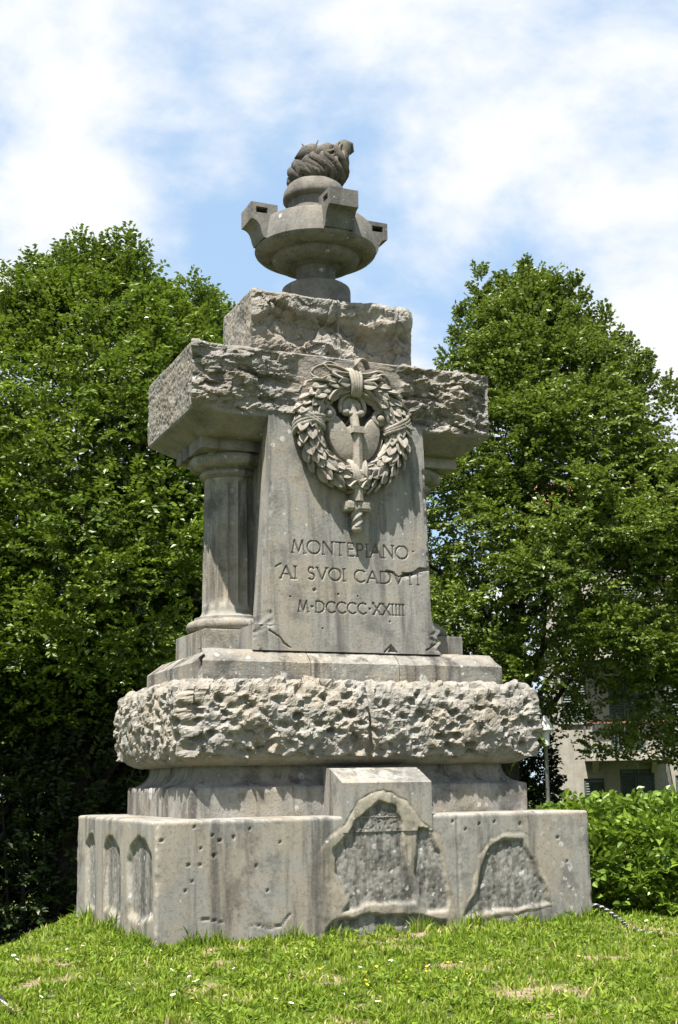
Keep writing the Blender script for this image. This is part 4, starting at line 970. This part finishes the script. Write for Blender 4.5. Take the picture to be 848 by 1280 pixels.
for x0, x1, z0, z1, k in opens:
    g_ = MB().box(x0, x1, .14, .2, z0, z1).build('window' if k == 's' else 'balcony_door', M['glass'], H)
    leafs = ((x0, (x0+x1)/2-.01), ((x0+x1)/2+.01, x1)) if x1-x0 > .7 else ((x0, x1),)
    for a, e in leafs:
        b = MB(); b.box(a, a+.06, .03, .08, z0, z1); b.box(e-.06, e, .03, .08, z0, z1); b.box(a+.06, e-.06, .032, .078, z0, z0+.07); b.box(a+.06, e-.06, .032, .078, z1-.07, z1)
        n = int((z1-z0-.14)/.075)
        for i in range(n):
            zz = z0+.08+i*.075; b.add([(a+.06, .035, zz), (e-.06, .035, zz), (e-.06, .07, zz+.06), (a+.06, .07, zz+.06), (a+.06, .045, zz-.008), (e-.06, .045, zz-.008), (e-.06, .08, zz+.052), (a+.06, .08, zz+.052)], [(0, 1, 2, 3), (4, 7, 6, 5), (0, 4, 5, 1), (2, 6, 7, 3)])
        b.build('shutter', M['shutter'], g_)
    if k == 's': MB().box(x0-.06, x1+.06, -.07, .1, z0-.06, z0-.003).build('sill', M['plaster'], g_)
for zz in (3.13, 6.05):
    x0, x1 = .95, 3.25; bal = MB().box(x0, x1, -1.0, 0.02, zz-.14, zz, .01).build('balcony', M['plaster'], H)
    MB().box(x0, x1, -1.0, -.95, zz+.93, zz+.98).build('handrail', M['railtop'], bal)
    b = MB(); n = 22
    for i in range(n+1): xx = x0+.02+(x1-x0-.04)*i/n; b.tube([(xx, -.975, zz), (xx, -.975, zz+.94)], .011, 6)
    for xx in (x0+.02, x1-.02):
        for i in range(1, 9): b.tube([(xx, -.975+.97*i/9, zz), (xx, -.975+.97*i/9, zz+.94)], .011, 6)
        b.tube([(xx, -.975, zz+.95), (xx, 0, zz+.95)], .018, 6)
    b.build('railing', M['iron'], bal)
    for xx in (x0+.3, x1-.3): MB().add([(xx-.08, 0, zz-.5), (xx+.08, 0, zz-.5), (xx-.08, 0, zz-.142), (xx+.08, 0, zz-.142), (xx-.08, -.7, zz-.142), (xx+.08, -.7, zz-.142)], [(0, 1, 3, 2), (0, 4, 5, 1), (2, 3, 5, 4), (0, 2, 4), (1, 5, 3)]).build('bracket', M['plaster'], bal)
# roof: curved tiles in rows on two slopes
b = MB(); b.box(-.5, W_+.5, -.6, DP+.6, HT-.02, HT+.10); b.build('eaves', M['plaster'], H)
ROOF = MB().add([(-.55, -.7, HT+.12), (W_+.55, -.7, HT+.12), (W_+.55, DP/2, HT+1.9), (-.55, DP/2, HT+1.9), (W_+.55, DP+.7, HT+.12), (-.55, DP+.7, HT+.12)], [(0, 1, 2, 3), (3, 2, 4, 5), (0, 3, 5), (1, 4, 2)]).build('roof', M['tile'], H)
b = MB()
for i in range(46):
    xx = -.5+i*.22; b.tube([(xx, -.74, HT+.13), (xx, DP/2, HT+1.92)], .085, 8); b.tube([(xx, DP+.74, HT+.13), (xx, DP/2, HT+1.92)], .085, 6)
b.build('roof_tiles', M['tile'], ROOF, True, 180)['kind'] = 'stuff'

# ------------------------------------------------------------------ garden lamp
L = empty('garden_lamp', (10.18, 12.38, -.55)); tag(L, 'grey metal post lamp with conical hood behind the right end of the base', 'lamp')
b = MB(); b.lathe([(.06, 0), (.06, .5), (.042, .52), (.038, 2.42), (.05, 2.44)], 14); b.build('post', M['iron'], L, True, 40)
b = MB(); b.lathe([(.05, 2.42), (.085, 2.44), (.085, 2.70), (.07, 2.74)], 18); b.build('lamp_body', M['lampmetal'], L, True, 40)
b = MB(); b.lathe([(.07, 2.735), (.17, 2.75), (.175, 2.78), (.14, 2.86), (.09, 2.96), (.05, 3.05), (.02, 3.06)], 22); b.build('hood', M['lampmetal'], L, True, 40)

# ------------------------------------------------------------------ twisted cable at the corner of the base, and one at the lawn's near edge
def gz(x_, y_): return float(groundz(np.array([x_]), np.array([y_]))[0])
M['black'] = flat('black_rubber', (.012, .012, .013), None, .5, 8); M['white'] = flat('pale_strand', (.22, .22, .22), (.3, .3, .29), .5, 8)
def cable(label, ctrl, rad, pitch):
    P = [Vector(p) for p in ctrl]; sm = []
    for i in range(len(P)-1):
        p0, p1, p2, p3 = P[max(i-1, 0)], P[i], P[i+1], P[min(i+2, len(P)-1)]
        for k in range(16):
            t_ = k/16; sm.append(.5*((2*p1)+(p2-p0)*t_+(2*p0-5*p1+4*p2-p3)*t_*t_+(3*p1-p0-3*p2+p3)*t_**3))
    sm.append(P[-1]); T = empty('twisted_cable', P[-1]); T.location = (0, 0, 0); tag(T, label, 'cable'); s_ = 0
    strands = [[], [], []]
    for i, p in enumerate(sm):
        if i: s_ += (p-sm[i-1]).length
        d = (sm[min(i+1, len(sm)-1)]-sm[max(i-1, 0)]).normalized(); a = d.cross(Vector((0, 0, 1))).normalized(); b_ = a.cross(d)
        for k in range(3): w = s_*2*math.pi/pitch+k*2.094; strands[k].append(p+a*math.cos(w)*rad*.55+b_*math.sin(w)*rad*.55)
    for k in range(3): b = MB(); b.tube(strands[k], rad*.58, 6); b.build('strand', M['white'] if k == 1 else M['black'], T, True, 180)
cable('black and white twisted cable hanging from the right corner of the base', [(1.95, -1.36, .125), (1.97, -1.52, .11), (1.93, -1.8, .05), (1.84, -2.05, .02), (1.76, -2.26, gz(1.76, -2.26)+.012), (1.9, -2.5, gz(1.9, -2.5)+.0)], .016, .085)

lo = [(-3.72, -3.59), (-3.55, -3.42), (-3.46, -3.31), (-3.40, -3.31), (-3.37, -3.41), (-3.34, -3.56)]
cable('black cable loop lying in the grass at the near end of the lawn', [(p[0], p[1], gz(*p)+zz) for p, zz in zip(lo, (.0, .05, .085, .08, .04, .0))], .014, .2)

# ------------------------------------------------------------------ grass and flowers
def inside_base(x_, y_): return (np.abs(x_) < 1.945) & (np.abs(y_) < 1.41)
def blades(x_, y_, h, w, r, lean=.5, tone=None):
    n = len(x_); z_ = groundz(x_, y_)-.004; a = r.uniform(0, 2*math.pi, n); la = r.uniform(0, 2*math.pi, n); ln = np.abs(r.normal(0, lean, n))*h
    wx, wy = np.cos(a)*w*.5, np.sin(a)*w*.5; lx, ly = np.cos(la)*ln, np.sin(la)*ln
    v = np.stack([np.stack([x_-wx, y_-wy, z_], 1), np.stack([x_+wx, y_+wy, z_], 1), np.stack([x_+wx*.8+lx*.4, y_+wy*.8+ly*.4, z_+h*.6], 1), np.stack([x_-wx*.8+lx*.4, y_-wy*.8+ly*.4, z_+h*.6], 1), np.stack([x_+lx, y_+ly, z_+h*np.sqrt(np.clip(1-(ln/h*.5)**2, .2, 1))], 1)], 1).reshape(-1, 3)
    k = np.arange(n)*5; return v, np.concatenate([np.stack([k, k+1, k+2], 1), np.stack([k, k+2, k+3], 1), np.stack([k+3, k+2, k+4], 1)]), np.repeat(tone, 5)
r = np.random.default_rng(99); n = 300000
u = r.uniform(-3.9, 4.2, n)  # across the view
dpt = 6.6+ (17-6.6)*r.uniform(0, 1, n)**1.25
fx, fy = math.sin(YAW), math.cos(YAW)
across = u*dpt/11.; x_ = CAM.x+fx*dpt+math.cos(YAW)*across; y_ = CAM.y+fy*dpt-math.sin(YAW)*across
P = np.stack([x_, y_, 0*x_], 1); bare = bareness(x_, y_); tuft = fbm(P, 6, 2, 3); keep = ~inside_base(x_, y_) & (r.uniform(0, 1, n) > bare*.80) & (r.uniform(0, 1, n) < .30+1.5*np.clip(tuft+.3, 0, 1))
x_, y_, bare, tuft = x_[keep], y_[keep], bare[keep], tuft[keep]; P = P[keep]
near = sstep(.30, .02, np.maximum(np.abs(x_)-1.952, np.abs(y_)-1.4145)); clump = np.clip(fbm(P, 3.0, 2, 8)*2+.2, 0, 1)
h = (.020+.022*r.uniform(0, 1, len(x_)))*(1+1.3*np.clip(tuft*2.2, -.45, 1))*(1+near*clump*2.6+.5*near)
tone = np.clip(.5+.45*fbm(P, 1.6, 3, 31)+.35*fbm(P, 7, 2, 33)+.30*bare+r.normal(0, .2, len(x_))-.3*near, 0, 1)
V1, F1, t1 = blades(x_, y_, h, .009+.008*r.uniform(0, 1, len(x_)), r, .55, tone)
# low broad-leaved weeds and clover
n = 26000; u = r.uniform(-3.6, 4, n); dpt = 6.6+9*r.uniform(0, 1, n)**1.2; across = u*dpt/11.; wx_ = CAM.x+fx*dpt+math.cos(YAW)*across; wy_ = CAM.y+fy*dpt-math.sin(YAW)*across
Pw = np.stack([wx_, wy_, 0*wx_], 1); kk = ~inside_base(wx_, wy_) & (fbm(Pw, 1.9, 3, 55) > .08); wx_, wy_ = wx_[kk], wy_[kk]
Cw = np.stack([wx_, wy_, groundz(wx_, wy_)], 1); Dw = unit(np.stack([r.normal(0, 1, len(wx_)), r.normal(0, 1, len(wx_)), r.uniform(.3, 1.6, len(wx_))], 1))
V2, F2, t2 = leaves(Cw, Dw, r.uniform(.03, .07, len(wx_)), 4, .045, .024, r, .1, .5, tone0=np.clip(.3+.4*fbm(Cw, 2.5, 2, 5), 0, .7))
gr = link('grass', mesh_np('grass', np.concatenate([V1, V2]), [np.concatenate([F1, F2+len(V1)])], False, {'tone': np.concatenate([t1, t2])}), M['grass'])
tag(gr, 'short sunlit lawn grass with clover and worn patches', 'grass', kind='stuff')
# daisies and buttercups
M['petal'] = flat('daisy_petal', (.75, .75, .76), None, .6, 5); M['yolk'] = flat('flower_yellow', (.7, .48, .02), None, .6, 5)
def flower(petal, rad):
    b = MB(); n = 12
    for i in range(n):
        a = 2*math.pi*i/n; c, s_ = math.cos(a), math.sin(a); w = rad*.2
        b.add([(c*rad*.25, s_*rad*.25, .052), (c*rad*.7-s_*w, s_*rad*.7+c*w, .057), (c*rad, s_*rad, .055), (c*rad*.7+s_*w, s_*rad*.7-c*w, .057)], [(0, 3, 2, 1)])
    k = len(b.f); b.ball((0, 0, .053), rad*.36, rad*.36, .007, 10, 5); k2 = len(b.f); b.tube([(0, 0, -.01), (0, 0, .05)], .0016, 5); k3 = len(b.f)
    me = bpy.data.meshes.new('flower'); me.from_pydata(b.v, [], b.f); me.materials.append(petal); me.materials.append(M['yolk']); me.materials.append(M['stalk'])
    for i, p in enumerate(me.polygons): p.material_index = 0 if i < k else (1 if i < k2 else 2)
    return me
M['stalk'] = flat('flower_stalk', (.06, .12, .02), None, .7, 5)
FM = flower(M['petal'], .016); BM_ = flower(M['yolk'], .014)
cl = [(-2.9, -3.0), (-2.3, -3.3), (-1.9, -2.9), (-2.7, -2.0), (-3.3, -1.4), (-1.2, -2.4), (-.7, -3.2), (.3, -3.4), (2.4, -2.6), (-1.6, -3.8)]
for i in range(70):
    c = cl[i % len(cl)]; px_, py_ = c[0]+r.normal(0, .42), c[1]+r.normal(0, .42)
    if abs(px_) < 2 and abs(py_) < 1.5: continue
    o = link('daisy', FM); o.location = (px_, py_, gz(px_, py_)); o.rotation_euler = (r.normal(.25, .3), r.normal(-.1, .3), r.uniform(0, 6)); s_ = r.uniform(.7, 1.15); o.scale = (s_, s_, r.uniform(.6, 1.0))
    tag(o, 'small white daisy with yellow centre in the lawn grass', 'flower', 'daisies in the lawn')
for i in range(12):
    px_, py_ = -.9+r.normal(0, .3), -3.35+r.normal(0, .25)
    o = link('buttercup', BM_); o.location = (px_, py_, gz(px_, py_)); o.rotation_euler = (r.normal(.25, .25), 0, r.uniform(0, 6))
    tag(o, 'small yellow buttercup flower in the lawn grass', 'flower', 'buttercups in the lawn')
